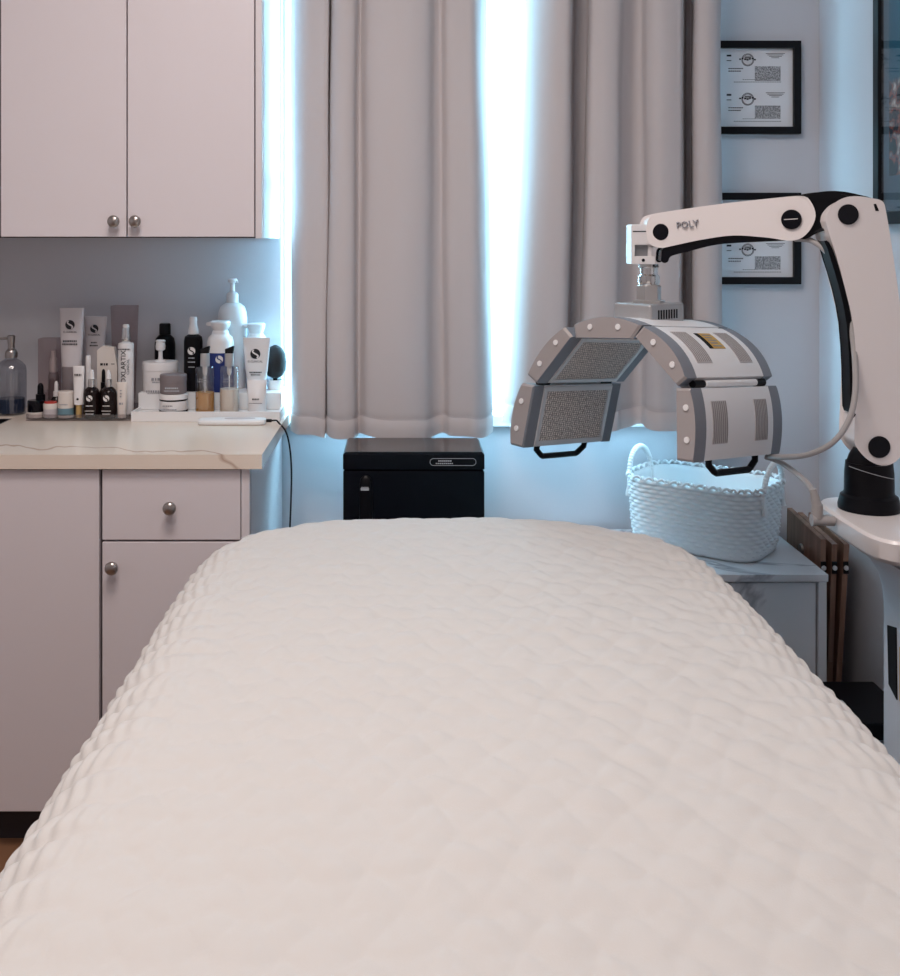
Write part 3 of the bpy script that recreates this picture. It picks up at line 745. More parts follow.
# ------------------------------------------------------------------ folded wooden trays by the right wall, lidded box
for k, (xt, xb) in enumerate(((1.053,1.044),(1.082,1.060),(1.112,1.077))):
    th = .0065
    t = thing('folding_tray', ('folded reddish wood tray table leaning beside the marble table, nearest of the three', 'folded reddish wood tray table, middle of the three by the right wall', 'folded reddish wood tray table, the one closest to the right wall')[k], 'folding tray', (xb, 2.85, 0), 'folded wooden tray tables')
    ztop = .605-(.012 if k else 0); bm = BM()
    def fr(y0, y1, z0, z1):
        def xx(z): return xb+(xt-xb)*z/.60
        prism(bm, [Vector((xx(z0)-th,y0,z0)), Vector((xx(z0)-th,y1,z0)), Vector((xx(z1)-th,y1,z1+(.02 if y1>2.9 and z1>.5 else 0))), Vector((xx(z1)-th,y0,z1))], (2*th,0,0))
    fr(2.735, 2.975, .30, ztop); finish('tray_top', bm, M['woodred'], t, smooth=False)
    for (ya, yb) in ((2.735,2.765),(2.945,2.975)):
        bm = BM(); fr(ya, yb, 0, .299); finish('leg', bm, M['woodred'], t, smooth=False)
    if k == 0:
        bm = BM(); p = Vector((xt-.0065-.0012, 2.86, .545)); disc(bm, p, (-1,0,0), .014, .006, 24, bev=.002); finish('knob', bm, M['nickel'], t)
    bm = BM(); xx = xb+(xt-xb)*.535/.60; box(bm, xx-.006, xx+.006, 2.731, 2.7348, .52, .55); finish('bracket', bm, M['blackmat'], t, smooth=False)
    bm = BM(); disc(bm, (xx, 2.731, .535), (0,-1,0), .006, .004, 18, bev=.001); finish('bolt', bm, M['silver'], t)
b = thing('lidded_box', 'grey storage box with black lid on the floor beside the marble table', 'storage box', (.95, 2.50, 0))
bm = BM(); box(bm, .815, 1.115, 2.39, 2.60, 0, .262, bev=.008); finish('body', bm, M['greybox'], b)
bm = BM(); box(bm, .805, 1.125, 2.38, 2.61, .2625, .302, bev=.006); ld = finish('lid', bm, M['blacksatin'], b)
bm = BM(); box(bm, .93, 1.0, 2.46, 2.485, .3015, .310, bev=.003); finish('lid_handle', bm, M['greylabel'], ld)

# ------------------------------------------------------------------ certificates
def certificate(py0, py1, label):
    INKS = []
    xr = X(798.5, WALL); z1, z0 = CH-(py0-VY)/F*WALL, CH-(py1-VY)/F*WALL; w = .36; x0 = xr-w; b = .020; yf = WALL-.022
    c = thing('framed_certificate', label, 'framed certificate', ((x0+xr)/2, WALL-.01, z0), 'framed certificates on the back wall')
    bm = BM()
    for a in ((x0,xr,z1-b,z1),(x0,xr,z0,z0+b),(x0,x0+b,z0+b,z1-b),(xr-b,xr,z0+b,z1-b)): box(bm, a[0],a[1],yf,WALL-.001,a[2],a[3])
    finish('frame', bm, M['frameblack'], c, smooth=False)
    bm = BM(); box(bm, x0+b, xr-b, WALL-.010, WALL-.004, z0+b, z1-b); pp = finish('paper', bm, M['paper'], c, smooth=False)
    yy = WALL-.0105; H_ = (z1-z0-2*b)
    for k in range(2):
        ink = BM(); t = z1-b-.004-k*H_/2; xc = xr-b-.126
        def bar(bmm, xa, xb_, zc, h=.0012): box(bmm, xa, xb_, yy, yy+.0004, zc-h/2, zc+h/2)
        sl = BM()
        for r_ in (.017, .0145):
            pts = [Vector((xc+r_*math.cos(a), yy, t-.028+r_*math.sin(a))) for a in [2*math.pi*i/28 for i in range(29)]]
            tube(sl, pts, .0007, 5)
        for i in range(7): bar(sl, xc-.024+i*.007, xc-.019+i*.007, t-.026+.002*math.sin(i*1.7), .004)
        for i in range(4): bar(sl, xc-.010+i*.001, xc+.010-i*.001, t-.034-i*.002+.012, .0008)
        for i in range(6):      # seal lettering
            bar(sl, xc-.008+.003*i, xc-.006+.003*i, t-.020, .003)
        for i, (a, b_) in enumerate(((-.075,-.022),(-.071,-.026),(-.066,-.03),(-.06,-.038))): bar(ink, xr-b+a, xr-b+b_, t-.010-i*.004, .0013)
        finish('seal', sl, M['ink'], pp, smooth=False)
        INKS.append(ink); blk = BM(); box(blk, xr-b-.106, xr-b-.034, yy, yy+.0004, t-.087+(.004 if k else 0), t-.046); finish('text_block', blk, M['block'], pp, smooth=False)
        for i in range(5): bar(ink, x0+.03, x0+.12-.02*(i % 3), t-.045-i*.008, .002)
        for i, (a, b_) in enumerate(((-.165,-.150),(-.165,-.152))): bar(ink, xr-b-.185, xr-b-.172, t-.016-i*.014, .005 if i == 0 else .002)
        for i, w_ in enumerate((.045,.037)): 
            for j in range(int(w_/.006)): bar(ink, xr-b-.18+j*.006, xr-b-.1755+j*.006, t-.052-i*.0075, .0024)
        for j in range(20): bar(ink, xr-b-.165+j*.0067, xr-b-.160+j*.0067, t-.090, .0014)
        for j in range(6): bar(ink, xr-b-.14+j*.006, xr-b-.136+j*.006, t-.083, .0012)

    for ink in INKS: finish('printed_text', ink, M['ink'], pp, smooth=False)
certificate(42, 134.5, 'black framed certificate sheet on the back wall, the upper one, clear of the machine arm')
certificate(193, 284, 'black framed certificate sheet on the back wall, the lower one, crossed by the machine arm')
# big picture on the right wall
ya, yb = 1.62, F*(RW-.024)/(872.5-VX); z0 = CH-(224.5-VY)/F*(F*RW/(886-VX)); z1 = 2.12; b = .030
pic = thing('framed_picture', 'large black framed picture under glass on the right wall, cut by the picture edge', 'framed picture', (RW-.015, (ya+yb)/2, z0))
bm = BM()
for a in ((ya,yb,z1-b,z1),(ya,yb,z0,z0+b),(ya,ya+b,z0+b,z1-b),(yb-b,yb,z0+b,z1-b)): box(bm, RW-.024, RW-.001, a[0],a[1],a[2],a[3], bev=.002)
finish('frame', bm, M['frameblack'], pic)
bm = BM(); box(bm, RW-.010, RW-.004, ya+b, yb-b, z0+b, z1-b); mb = finish('mat_board', bm, M['mat_board'], pic, smooth=False)
yp = F*RW/(894-VX); bm = BM(); box(bm, RW-.0115, RW-.0105, ya+.13, yp, CH-(176-VY)/F*yp, z1-.1); pr = finish('print', bm, M['pic'], mb, smooth=False)
bm = BM(); box(bm, RW-.019, RW-.017, ya+b, yb-b, z0+b, z1-b); finish('glass', bm, M['picglass'], pic, smooth=False)

# ------------------------------------------------------------------ products on the counter
TZ = CT+.005                                            # floor of the clear tray
bm = BM()
tx0, tx1, ty0, ty1 = X(26,2.84), X(129.5,2.84), 2.838, 3.045
box(bm, tx0, tx1, ty0, ty1, CT+.0005, TZ)
for a in ((tx0,tx1,ty0,ty0+.003),(tx0,tx1,ty1-.003,ty1),(tx0,tx0+.003,ty0+.003,ty1-.003),(tx1-.003,tx1,ty0+.003,ty1-.003)): box(bm, a[0],a[1],a[2],a[3],TZ,TZ+.012)
tag(finish('display_tray', bm, M['acrylic'], smooth=False), 'low clear acrylic tray on the counter under the left group of products', 'tray')
wx0, wx1 = X(131.5,2.83), X(280,2.83)
tr = thing('riser_tray', 'white tray with raised back step under the right group of products', 'tray', ((wx0+wx1)/2, 2.94, CT))
bm = BM(); box(bm, wx0, wx1, 2.826, 3.052, CT+.0005, CT+.018)
for a in ((wx0,wx1,2.826,2.832),(wx0,wx0+.006,2.832,3.05),(wx1-.006,wx1,2.832,3.05)): box(bm, a[0],a[1],a[2],a[3],CT+.018,CT+.026)
finish('tray', bm, M['trim'], tr, smooth=False)
WF = CT+.018; RZ = .9467; 
bm = BM(); box(bm, X(138,2.912), wx1-.0065, 2.914, 3.0515, WF+.0002, RZ, bev=.002); finish('step', bm, M['trim'], tr)

def item(name, label, cat, cx, D, zs, group=None):
    t = thing(name, label, cat, (X(cx,D), D, zs), group); t['_cx'] = cx; t['_D'] = D; t['_zs'] = zs; return t
def yb_(D, zs): return VY+(CH-zs)/D*F
def part(t, name, prof, m, dx=0, n=28, p=2, flat=None, angle=40, dy=0):
    """prof: (half width px, image row) from bottom to top, in the item's depth; flat = depth half widths in px"""
    cx, D, zs = t['_cx'], t['_D'], t['_zs']; k = D/F; bm = BM(); rings = []
    for i, (hw, y) in enumerate(prof):
        hd = hw if flat is None else flat[i]
        z = CH-(y-VY)*k
        rings.append(ell(X(cx+dx, D), D+dy, max(z, zs+.0003), max(hw,.05)*k, max(hd,.05)*k, n, p))
    loft(bm, rings); return finish(name, bm, m, t, angle=angle)
def sub(parent, t, name, *a, **k):
    o = part(t, name, *a, **k); o.parent = parent; o.location = ORIG[o.name]-ORIG[parent.name]; return o
def clean(t):
    for k in ('_cx','_D','_zs'):
        if k in t: del t[k]
def facemark(t, y, r, yface, m1='ink', m2='tubegrey', dx=0, name='emblem'):
    """round emblem cut by an S-shaped band"""
    cx, D = t['_cx'], t['_D']; k = D/F; c = Vector((X(cx+dx,D), yface, CH-(y-VY)*k)); R = r*k; bm = BM()
    disc(bm, c, (0,-1,0), R, .0005, 28)
    for f in bm.faces: f.material_index = 0
    pts = []
    for i in range(17):
        s = i/16; a = (s-.5)*2
        pts.append(Vector((c.x-R*(.40*math.sin(-a*math.pi*.95)+a*-.25)*1.0, yface-.0008, c.z+R*a*-.80)))
    n0 = len(bm.faces)
    rings = []
    for i, p in enumerate(pts):
        tg = (pts[min(i+1,16)]-pts[max(i-1,0)]).normalized(); nn = Vector((tg.z,0,-tg.x))*R*.15
        rings.append([p-nn, p+nn, p+nn+Vector((0,.0004,0)), p-nn+Vector((0,.0004,0))])
    loft(bm, rings)
    bm.faces.ensure_lookup_table()
    for f in bm.faces[n0:]: f.material_index = 1
    return finish(name, bm, None, t, smooth=False, mats=[M[m1], M[m2]])
def lines(t, rows, yface, m='ink', dx=0, name='label_text', words=None):
    """rows: (image row, half width px, height px)"""
    cx, D = t['_cx'], t['_D']; k = D/F; bm = BM()
    for (y, hw, h) in rows:
        x = -hw
        while x < hw:
            w = random.uniform(.5, 1.1)*h*1.1
            w = min(w, hw-x)
            if w > .15: box(bm, X(cx+dx+x,D), X(cx+dx+x+w,D), yface-.0003, yface+.0001, CH-(y+h/2-VY)*k, CH-(y-h/2-VY)*k)
            x += w+h*.35
    return finish(name, bm, M[m], t, smooth=False)
def words(t, s, y, sizepx, yface, m='ink', dx=0, vertical=False, name='lettering'):
    cx, D = t['_cx'], t['_D']; k = D/F
    r, u = ((1,0,0),(0,0,1)) if not vertical else ((0,0,1),(-1,0,0))
    bm = text_bm(s, sizepx*k, (X(cx+dx,D), yface, CH-(y-VY)*k), r, u); return finish(name, bm, M[m], t, smooth=False)
def dropper(name, label, cx, D, zs, hw, yb, ysh, ycol, ybulb, ytop, bulb, col, group, emblem=True, bw=3.0):
    t = item(name, label, 'dropper bottle', cx, D, zs, group)
    part(t, 'bottle', [(hw*.9,yb),(hw,yb-1),(hw,ysh+3),(hw*.86,ysh),(hw*.5,ysh-3),(hw*.4,ycol)], M['amberblk'])
    c = part(t, 'collar', [(bw*1.15,ycol+.2),(bw*1.15,ybulb+.2)], M[col])
    part(t, 'rubber_bulb', [(bw*.8,ybulb),(bw*.72,ytop+3),(bw*.55,ytop+1),(bw*.2,ytop)], M[bulb])
    if emblem:
        yf = D-hw*D/F; facemark(t, (yb+ysh)/2-6.5, 3.1, yf-.0012, 'whiteink', 'amberblk'); lines(t, [((yb+ysh)/2+1,3.5,.9),((yb+ysh)/2+6,4.5,.8),((yb+ysh)/2+9,4,.8)], yf-.0008, 'whiteink')
    clean(t); return t

# glass soap dispenser
t = item('soap_dispenser', 'ribbed clear glass soap dispenser with grey metal pump at the left end of the counter', 'soap dispenser', 11, 2.955, CT)
yb = yb_(2.955, CT)
cx, D = 11, 2.955; k = D/F; bm = BM(); rings = []
for hw, y in ((13.5,yb),(14.6,yb-1.5),(14.8,372),(14,366),(10,361.5),(5.5,359),(4.6,356)):
    z = CH-(y-VY)*k; rr = []
    for i in range(96):
        a = 2*math.pi*i/96; q = hw*k*(1+.012*math.cos(a*24)); rr.append(Vector((X(cx,D)+q*math.cos(a), D+q*math.sin(a), max(z, CT+.0004))))
    rings.append(rr)
loft(bm, rings); finish('bottle', bm, M['ribglass'], t)
part(t, 'liquid', [(12.8,yb-2),(13.2,yb-3),(13.2,398)], M['darkliq'])
pm = part(t, 'pump', [(6,357.5),(6.2,353),(5,350),(3.4,348.5),(3.2,344),(3.6,343),(3.8,336),(2.8,335)], M['nickel'], dx=.3)
bm = BM(); z = CH-(338.5-VY)*k; tube(bm, [(X(11,D),D,z),(X(0,D),D,z),(X(-4,D),D,z-.003)], .0032, 10); s = finish('spout', bm, M['nickel'], pm)
clean(t)
FR = 2.868
G1 = 'skincare products in the clear tray'; G2 = 'skincare products on the white tray'
yb = yb_(FR, TZ)
t = item('cream_jar', 'low jar with glossy black lid, leftmost in the clear tray', 'jar', 35.5, FR, TZ, G1)
part(t, 'jar', [(7,yb),(7.4,yb-1),(7.4,411.5)], M['cream']); part(t, 'lid', [(7.6,411.4),(7.8,410.5),(7.8,401),(7,400)], M['blackgloss']); clean(t)
t = item('cream_jar', 'low white jar with red rim in front of a white dropper', 'jar', 50.6, FR, TZ, G1)
part(t, 'jar', [(6.4,yb),(7,yb-1),(7,408.5)], M['tubegrey']); part(t, 'lid', [(7.2,408.4),(7.2,404),(6.6,403)], M['cream']); part(t, 'rim', [(6.0,402.9),(6.0,401.6)], M['redc']); clean(t)
t = item('cream_jar', 'tall cream jar with blue-grey label at its foot', 'jar', 66, FR, TZ, G1)
part(t, 'jar', [(7.2,yb),(7.8,yb-1),(7.8,395)], M['cream']); part(t, 'lid', [(8,394.9),(8,391.8),(7.2,391)], M['cream'])
part(t, 'label', [(7.95,414.5),(7.95,407.5)], M['teal']); lines(t, [(403.5,4,1.0)], FR-7.95*FR/F-.0002, 'inkmid'); clean(t)
t = item('cream_tube', 'slim white tube standing on a gold cap', 'tube', 78.8, FR-.008, TZ, G1)
part(t, 'cap', [(2.7,yb_(FR-.008,TZ)),(2.9,yb-1),(2.9,404.5)], M['goldcap'])
part(t, 'tube', [(4.5,404.4),(4.8,402),(5.2,385),(5.8,368),(5.8,365.8)], M['bottlewhite'], flat=[4.4,4.5,3.4,1.2,.5])
lines(t, [(374.5,3.4,2)], FR-.008-.0085, 'ink'); bm = BM(); disc(bm, (X(79,FR-.008), FR-.0205, CH-(398.5-VY)*(FR-.008)/F), (0,-1,0), .003, .0005); finish('dot', bm, M['ink'], t); clean(t)
dropper('dropper_bottle', 'dark dropper bottle with white emblem and white bulb, left of the matching pair', 91.8, FR, TZ, 8.1, yb, 390, 386.5, 379, 369.5, 'bottlewhite', 'steel', G1)
dropper('dropper_bottle', 'dark dropper bottle with white emblem and white bulb, right of the matching pair', 108.6, FR, TZ, 8.4, yb, 390, 386.5, 379, 370, 'bottlewhite', 'steel', G1)
t = item('cream_tube', 'small cream tube at the right front end of the clear tray', 'tube', 122, FR-.004, TZ, G1)
part(t, 'cap', [(4.2,yb_(FR-.004,TZ)),(4.4,yb-1),(4.4,409)], M['cream'])
part(t, 'tube', [(4.4,408.9),(4.8,400),(5.4,385),(5.6,382)], M['cream'], flat=[4.2,3.8,1.4,.5]); lines(t, [(390,1,1.2),(393,1,1.2),(396,1,1.2),(403,1.8,2)], FR-.004-.0115, 'inkmid'); clean(t)
D2 = 2.916
yb = yb_(D2, TZ)
dropper('dropper_bottle', 'tiny dark bottle with tall black cap behind the black-lidded jar', 40.5, D2, TZ, 6, yb, 402, 400, 394, 383, 'blacksatin', 'blacksatin', G1, False, 4)
dropper('dropper_bottle', 'tiny dark bottle with white bulb behind the red-rimmed jar', 56.3, D2, TZ, 5.8, yb, 399, 396, 391, 381, 'bottlewhite', 'bottlewhite', G1, False, 2.6)
dropper('dropper_bottle', 'dark bottle with black bulb peeking between the matching pair', 103.5, D2+.002, TZ, 5.0, yb, 392, 388, 382, 369, 'blacksatin', 'blacksatin', G1, False, 2.4)
t = item('cleanser_tube', 'largest pale tube with black round emblem in the clear tray', 'tube', 71.8, D2+.014, TZ, G1); Dq = D2+.014
part(t, 'cap', [(9,yb_(Dq,TZ)),(9.4,yb-2),(9.6,367.5),(8.8,366)], M['mauve'])
part(t, 'tube', [(9.8,366),(10.6,350),(11.6,330),(12.4,312),(12.5,308)], M['tubegrey'], flat=[7.6,7,5,2,.8])
facemark(t, 324.3, 4.7, Dq-.0158); words(t, 'IS CLINICAL', 331.5, 2.6, Dq-.0150); lines(t, [(340.5,6.8,1.6),(343.6,7.6,1.6)], Dq-.0178)
clean(t)
t = item('eye_roller', 'thin white stick tube just left of the white carton', 'tube', 88.3, D2, TZ, G1)
part(t, 'tube', [(2.4,yb),(2.6,yb-1),(2.6,372)], M['bottlewhite']); part(t, 'cap', [(2.7,371.9),(2.6,356.5),(2.1,355.5)], M['bottlewhite']); clean(t)
t = item('carton', 'white carton with slanted top and small black print, behind the matching droppers', 'carton', 108, 2.945, TZ, G1); Dq = 2.945; k = Dq/F
bm = BM(); fr = [Vector((X(a,Dq), Dq-.012, max(CH-(y-VY)*k, TZ+.0003))) for a, y in ((98,yb_(Dq,TZ)),(118.2,yb_(Dq,TZ)),(118.2,366),(115.2,347),(104,345.2),(98,350))]
prism(bm, fr, (0,.022,0), bev=.001); finish('box', bm, M['cream'], t); lines(t, [(363.8,4,2.3)], Dq-.0124, dx=-2.5); lines(t, [(363.5,1.6,.9)], Dq-.0124, dx=6); clean(t)
t = item('cleanser_tube', 'pale tube with black round emblem behind the white carton', 'tube', 95.6, 2.988, TZ, G1); Dq = 2.988
part(t, 'cap', [(8,yb_(Dq,TZ)),(8.4,400),(8.4,378)], M['bottlewhite'])
part(t, 'tube', [(8.6,378),(9.6,350),(10.8,330),(11.5,320),(11.6,316.5)], M['tubegrey'], flat=[6.8,6,4,1.8,.8])
facemark(t, 328.3, 4.1, Dq-.0128); words(t, 'IS CLINICAL', 334.5, 2.3, Dq-.0135); lines(t, [(342,3,1.2),(345,4.2,1.2)], Dq-.0160); clean(t)
t = item('clear_box', 'short clear plastic carton with a silver-necked bottle inside, back left of the clear tray', 'box', 50, 2.985, TZ, G1); Dq = 2.985; k = Dq/F
bm = BM(); box(bm, X(40.5,Dq), X(59,Dq), Dq-.022, Dq+.022, TZ+.0003, CH-(338-VY)*k, bev=.001, seg=1); finish('box', bm, M['smoke'], t, smooth=False); clean(t)
t = item('serum_bottle', 'dark bottle with silver neck standing behind the tiny white-bulbed dropper', 'bottle', 53.5, 2.985, TZ+.0004, G1)
part(t, 'bottle', [(5,yb_(2.985,TZ+.0005)),(5.2,400),(5.2,376),(4,372)], M['mauve']); part(t, 'collar', [(3.6,372),(4.2,369),(3.4,358)], M['silver']); part(t, 'cap', [(2.6,358),(2.4,351)], M['silver']); clean(t)
t = item('clear_box', 'tall smoky clear plastic carton at the back right of the clear tray', 'box', 124.7, 3.000, TZ, G1); Dq = 3.0; k = Dq/F
bm = BM(); y1_ = CH-(305.5-VY)*k
prism(bm, [Vector((X(a,Dq), Dq-.020, z)) for a, z in ((115.5,TZ+.0003),(133,TZ+.0003),(137,y1_),(112.5,y1_))], (0,.04,0)); finish('box', bm, M['smoke'], t, smooth=False); clean(t)
t = item('spray_bottle', 'white bottle with black vertical lettering under a clear cap', 'bottle', 126, D2+.008, TZ, G1); Dq = D2+.008
part(t, 'bottle', [(7.4,yb_(Dq,TZ)),(7.8,yb-2),(7.8,345),(7.2,343),(3.5,342)], M['bottlewhite'])
part(t, 'pump', [(3.6,342),(5.2,338.5),(4.2,334),(4.0,328),(3.2,327.5)], M['steel'], n=20); part(t, 'nozzle', [(3.2,332),(3.1,325),(2.6,324.4)], M['bottlewhite'])
yf = Dq-7.9*Dq/F-.0006
words(t, 'OXLARTIX', 366, 6.8, yf, dx=-.4, vertical=True); words(t, 'CLINICAL', 366, 3.6, yf+.0010, dx=4, vertical=True); lines(t, [(348.5,6,1.2)], yf+.0002); clean(t)

# --- right group
yr = lambda D: yb_(D, RZ)
Dq = 2.963
t = item('pump_tub', 'wide white tub with a small pump, leftmost on the raised step', 'tub', 160.5, Dq, RZ, G2)
part(t, 'tub', [(17,yr(Dq)),(17.6,yr(Dq)-1),(17.6,369.6)], M['bottlewhite']); l_ = part(t, 'lid', [(18,369.4),(18,363),(17.4,361.3),(6,361),(5,359.6)], M['bottlewhite'])
sub(l_, t, 'pump', [(2.8,360.5),(2.2,357),(2.0,351),(4.6,349.5),(5,346),(4.2,342),(5.2,341),(4,339.8)], M['bottlewhite'])
lines(t, [(377,5,2.6),(380,4,1.2),(389,10,2.2),(392-1,9,1)], Dq-18*Dq/F-.0001, 'inkmid', dx=0); clean(t)
t = item('lotion_bottle', 'round-shouldered black bottle with black cap behind the white pump tub', 'bottle', 165, 3.036, RZ, G2)
part(t, 'bottle', [(9.8,yr(3.036)),(10.2,384),(10.2,344),(9,338),(6,335),(4.6,334.2)], M['blacksatin']); part(t, 'cap', [(5.6,334.2),(5.6,324.4),(5,323.4)], M['blackmat']); clean(t)
Dq = 2.96
t = item('spray_bottle', 'black spray bottle with white sprayer and white emblem', 'spray bottle', 193.3, Dq, RZ, G2)
part(t, 'bottle', [(8.8,yr(Dq)),(9.3,yr(Dq)-1),(9.3,341),(8.4,336.5),(5,334.4),(4.6,333)], M['blacksatin']); pm = part(t, 'sprayer', [(5.2,334),(5.2,330.5),(4,326),(3.6,322),(3.8,320),(3.4,317)], M['bottlewhite'])
yf = Dq-9.3*Dq/F-.0007; facemark(t, 350, 3.8, yf, 'whiteink', 'blacksatin', name='emblem'); lines(t, [(357,3,1),(361,3.6,1),(366,3,.9)], yf+.0004, 'greylabel'); clean(t)
Dq = 2.953
t = item('pump_bottle', 'blue and white bottle with white flip spout beside the black spray bottle', 'bottle', 220.5, Dq, RZ, G2)
part(t, 'bottle', [(12.8,yr(Dq)),(13.2,yr(Dq)-1),(13.2,352)], M['blue']); part(t, 'shoulder', [(13.3,351.9),(13.2,342),(12,337),(9,334.6),(8.4,333)], M['bottlewhite'])
pm = part(t, 'spout_cap', [(8.6,333),(7.6,330),(9.5,326),(10,322.5),(9,321)], M['bottlewhite'])
bm = BM(); k = Dq/F; z = CH-(323.8-VY)*k; loft(bm, [[Vector((x, Dq+yy, z+zz_)) for yy, zz_ in ((-w,-h),(w,-h),(w,h),(-w,h))] for x, w, h in ((X(214,Dq),.012,.006),(X(209,Dq),.008,.005),(X(206.5,Dq),.005,.003))]); s = finish('spout', bm, M['bottlewhite'], pm, smooth=False)
facemark(t, 358, 3.8, Dq-13.2*Dq/F-.0006, 'whiteink', 'blue', dx=1); clean(t)
Dq = 3.026
t = item('pump_bottle', 'tallest bottle, large white with round shoulders and white pump', 'bottle', 232.5, Dq, RZ, G2)
part(t, 'bottle', [(14,yr(Dq)),(14.6,yr(Dq)-2),(14.6,318),(14,312),(12,306.5),(8,303.5),(5.8,302.6)], M['bottlewhite'])
pm = part(t, 'pump', [(6,303),(6,294.5),(4.4,292.5),(2.6,291.5),(2.2,283),(4,282.2),(5,280),(4,278.5)], M['bottlewhite'])
bm = BM(); k = Dq/F; z = CH-(280.5-VY)*k; tube(bm, [(X(232,Dq),Dq,z),(X(237,Dq),Dq-.003,z),(X(237.6,Dq),Dq-.003,z-.006)], .0032, 8); finish('nozzle', bm, M['bottlewhite'], pm)
bm = BM(); box(bm, X(227,Dq), X(231,Dq), Dq-.0410, Dq-.0385, CH-(333-VY)*k, CH-(320-VY)*k); finish('label', bm, M['blue'], t, smooth=False); clean(t)
Dq = 3.005
t = item('pump_bottle', 'blue and white bottle with flip spout hidden behind the tall emblem tube', 'bottle', 256.3, Dq, RZ, G2)
part(t, 'bottle', [(9.8,yr(Dq)),(10,yr(Dq)-1),(10,352)], M['blue']); part(t, 'shoulder', [(10.1,351.9),(10,342),(10,337.5),(8,335.5)], M['bottlewhite'])
pm = part(t, 'spout_cap', [(8,335.5),(6.6,333),(8.6,327),(9,324.5),(8,323.2)], M['bottlewhite'])
bm = BM(); k = Dq/F; z = CH-(325.6-VY)*k; loft(bm, [[Vector((x, Dq+yy, z+zz_)) for yy, zz_ in ((-w,-h),(w,-h),(w,h),(-w,h))] for x, w, h in ((X(248,Dq),.012,.006),(X(244.5,Dq),.008,.004),(X(242.5,Dq),.005,.0025))]); finish('spout', bm, M['bottlewhite'], pm, smooth=False)
clean(t)
Dq = 2.938
t = item('cleanser_tube', 'tall white tube with black round emblem at the right end of the step', 'tube', 256.5, Dq, RZ, G2)
part(t, 'cap', [(8.6,yr(Dq)),(9,yr(Dq)-1),(9.2,381)], M['bottlewhite'])
part(t, 'tube', [(9.6,381),(11.4,368),(12.8,352),(13.5,341),(13.6,337.5)], M['bottlewhite'], flat=[7,6,3.6,1.6,.8])
facemark(t, 353.3, 5.0, Dq-.0135, 'ink', 'bottlewhite', dx=-.5); words(t, 'IS CLINICAL', 361, 2.8, Dq-.0155, dx=-.5); lines(t, [(371.5,6,1.2),(374,4.5,1)], Dq-.0190); clean(t)
t = item('brush_cup', 'white cup at the right end of the step holding the round black brush', 'cup', 275.2, 2.985, RZ, G2)
part(t, 'cup', [(7,yr(2.985)),(7.6,yr(2.985)-1),(8,379.5),(7.2,379.5),(7,386)], M['trim']); clean(t)
Dq = 2.985
t = item('makeup_brush', 'round black brush standing in the white cup by the curtain', 'brush', 275.2, Dq, RZ+.012)
part(t, 'handle', [(2.2,385),(2.4,374)], M['blackmat']); part(t, 'bristles', [(3,378),(7,376),(10.5,370),(11.2,362),(10,353.5),(6.5,347.5),(1,344.8)], M['brush']); clean(t)
# front row on the tray
Dq = 2.872; yw = yb_(Dq, WF)
t = item('cream_jar', 'white-labelled jar with black lid under the mauve-lidded jar', 'jar', 173.6, Dq, WF, G2)
part(t, 'jar', [(12.6,yw),(13.6,yw-1.5),(13.9,yw-3),(13.9,400)], M['bottlewhite']); part(t, 'base_ring', [(14.0,yw-.8),(14.1,yw-3)], M['blackmat']); part(t, 'lid', [(13.9,399.9),(14,398.4)], M['blackgloss']); part(t, 'lid_top', [(14,398.3),(14,394),(13.4,393.2)], M['bottlewhite'])
lines(t, [(404,5,1.2),(407.5,9,1)], Dq-14.1*Dq/F, 'inkmid', dx=-3); clean(t)
zj = CH-(393.0-VY)*Dq/F
t = item('cream_jar', 'mauve-grey jar stacked on top of the white-labelled jar', 'jar', 173.4, Dq, zj, G2)
part(t, 'jar', [(12.6,393.1),(13.1,392.5),(13.1,381)], M['mauve']); part(t, 'lid', [(13.4,380.9),(13.4,375.2),(12.8,374)], M['mauve']); lines(t, [(386.5,6.5,1.5),(389.2,7.5,1)], Dq-13.2*Dq/F, 'greylabel', dx=1); clean(t)
Dq = 2.869; yw = yb_(Dq, WF)
for cx, liq, ylv, lab in ((205, 'amber', 392, 'clear pump bottle part-filled with amber liquid'), (229.3, 'creamliq', 388.5, 'clear pump bottle part-filled with cream-coloured liquid')):
    t = item('pump_bottle', lab+' at the front of the white tray', 'bottle', cx, Dq, WF, G2)
    part(t, 'bottle', [(9.2,yw),(9.6,yw-.8),(9.6,367.4),(8.8,366.4),(4.6,366)], M['bottleglass'], angle=30)
    part(t, 'liquid', [(8.9,yw-.8),(9.1,yw-2),(9.1,ylv)], M[liq])
    part(t, 'dip_tube', [(.6,ylv),(.6,366)], M['whitepl'], n=8); part(t, 'pump_inner', [(1.5,375),(2.4,372),(2.4,366)], M['cream'], n=12)
    nk = part(t, 'collar', [(4.6,366),(4.6,354),(4.1,353.2)], M['steelgrey'])
    bm = BM(); k = Dq/F; z = CH-(350-VY)*k; prism(bm, [Vector((X(cx+a,Dq), Dq-.008, CH-(y-VY)*k)) for a, y in ((-3.8,353.2),(3.8,353.2),(5,346.5),(3.6,346),(-4,349))], (0,.016,0), bev=.001)
    finish('pump_head', bm, M['blackmat'], t)
    lines(t, [(378,4,.9),(380.5,5,.9)], Dq-9.75*Dq/F, 'inkmid'); clean(t)
Dq = 2.868; yw = yb_(Dq, WF)
t = item('cream_tube', 'small white tube standing in front of the tall emblem tube', 'tube', 256.8, Dq, WF, G2)
part(t, 'cap', [(8.6,yw),(9,yw-1),(9,403)], M['bottlewhite']); part(t, 'tube', [(9.1,402.9),(9.4,395),(9.9,384),(10,380)], M['bottlewhite'], flat=[8,6.5,2,.7]); lines(t, [(398,3.4,1.6),(402,6.5,.6)], Dq-.0235, 'ink', dx=0); clean(t)
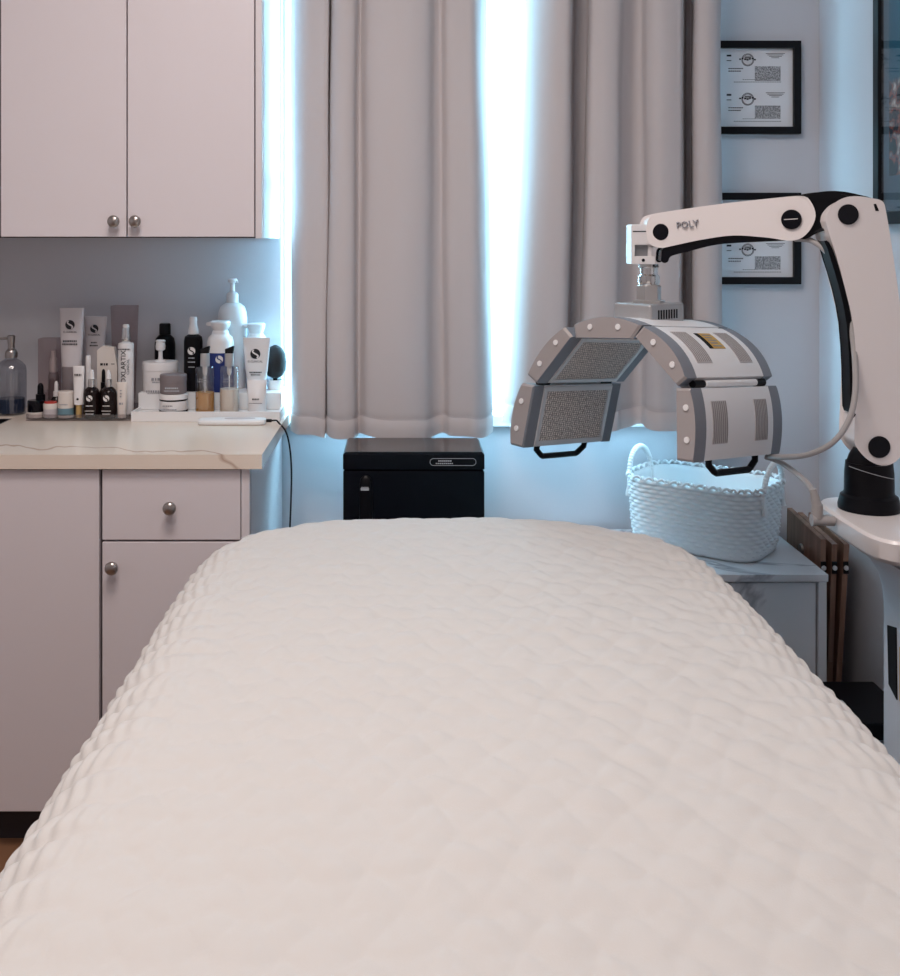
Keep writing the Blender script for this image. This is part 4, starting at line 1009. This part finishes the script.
# charging puck and its cable
bm = BM(); xa, xb = X(198,2.79), X(266,2.79)
loft(bm, [ell((xa+xb)/2, 2.794, CT+z, (xb-xa)/2-i, .026-i, 64, 6) for z, i in ((.0005,.004),(.003,.001),(.009,0),(.013,.002),(.0145,.006))])
ch = thing('wireless_charger', 'flat white charging pad on the counter in front of the white tray', 'charger', ((xa+xb)/2, 2.794, CT)); finish('pad', bm, M['trim'], ch)
bm = BM(); loft(bm, [ell((xa+xb)/2+.02, 2.794, CT+z, .04-i, .014-i, 40) for z, i in ((.0143,0),(.0152,.001))]); finish('inset', bm, M['tubegrey'], ch)
bm = BM(); tube(bm, [(xb+.0005,2.792,CT+.009),(xb+.014,2.792,CT+.009)], .0042, 10); tube(bm, [(xb+.012,2.792,CT+.009),(xb+.026,2.790,CT+.010),(-.318,2.785,CT+.006),(-.298,2.78,CT-.018),(-.288,2.78,CT-.06),(-.284,2.78,CT-.12),(-.2855,2.78,CT-.2),(-.289,2.78,CT-.32),(-.29,2.80,.3),(-.27,2.9,.12)], .0022, 8, smooth=8)
finish('cable', bm, M['blackmat'], ch)

# ------------------------------------------------------------------ light
def area(name, loc, rot, sx, sy, e, col):
    L = bpy.data.lights.new(name, 'AREA'); L.shape = 'RECTANGLE'; L.size = sx; L.size_y = sy; L.energy = e; L.color = col
    o = bpy.data.objects.new(name, L); COL.objects.link(o); o.location = loc; o.rotation_euler = rot; return o
area('ceiling_light', (-.3, 1.35, CEIL-.03), (0,0,0), .7, .6, 27, (1,.88,.82))
area('ceiling_light', (-.4, .3, CEIL-.03), (0,0,0), .6, .5, 15, (1,.88,.82))
# daylight entering the window
area('window_daylight', ((WX0+WX1)/2, WALL+.25, 1.5), (math.radians(-90),0,0), 1.4, 1.5, 115, (.29,.77,1))
w = bpy.data.worlds.new('sky'); S.world = w; w.use_nodes = True
bg = w.node_tree.nodes['Background']; bg.inputs[0].default_value = (.62,.84,1,1); bg.inputs[1].default_value = 6

cam = bpy.data.cameras.new('camera'); co = bpy.data.objects.new('camera', cam); COL.objects.link(co)
co.location = (0,0,CH); co.rotation_euler = (math.radians(90),0,0)
cam.sensor_width = 36; cam.sensor_fit = 'AUTO'; cam.lens = F/976*36
cam.shift_x = (450-VX)/976; cam.shift_y = -(488-VY)/976; cam.clip_start = .02
S.camera = co
S.view_settings.view_transform = 'Standard'; S.view_settings.look = 'None'; S.view_settings.exposure = 0; S.view_settings.gamma = 1
S.view_settings.use_curve_mapping = False
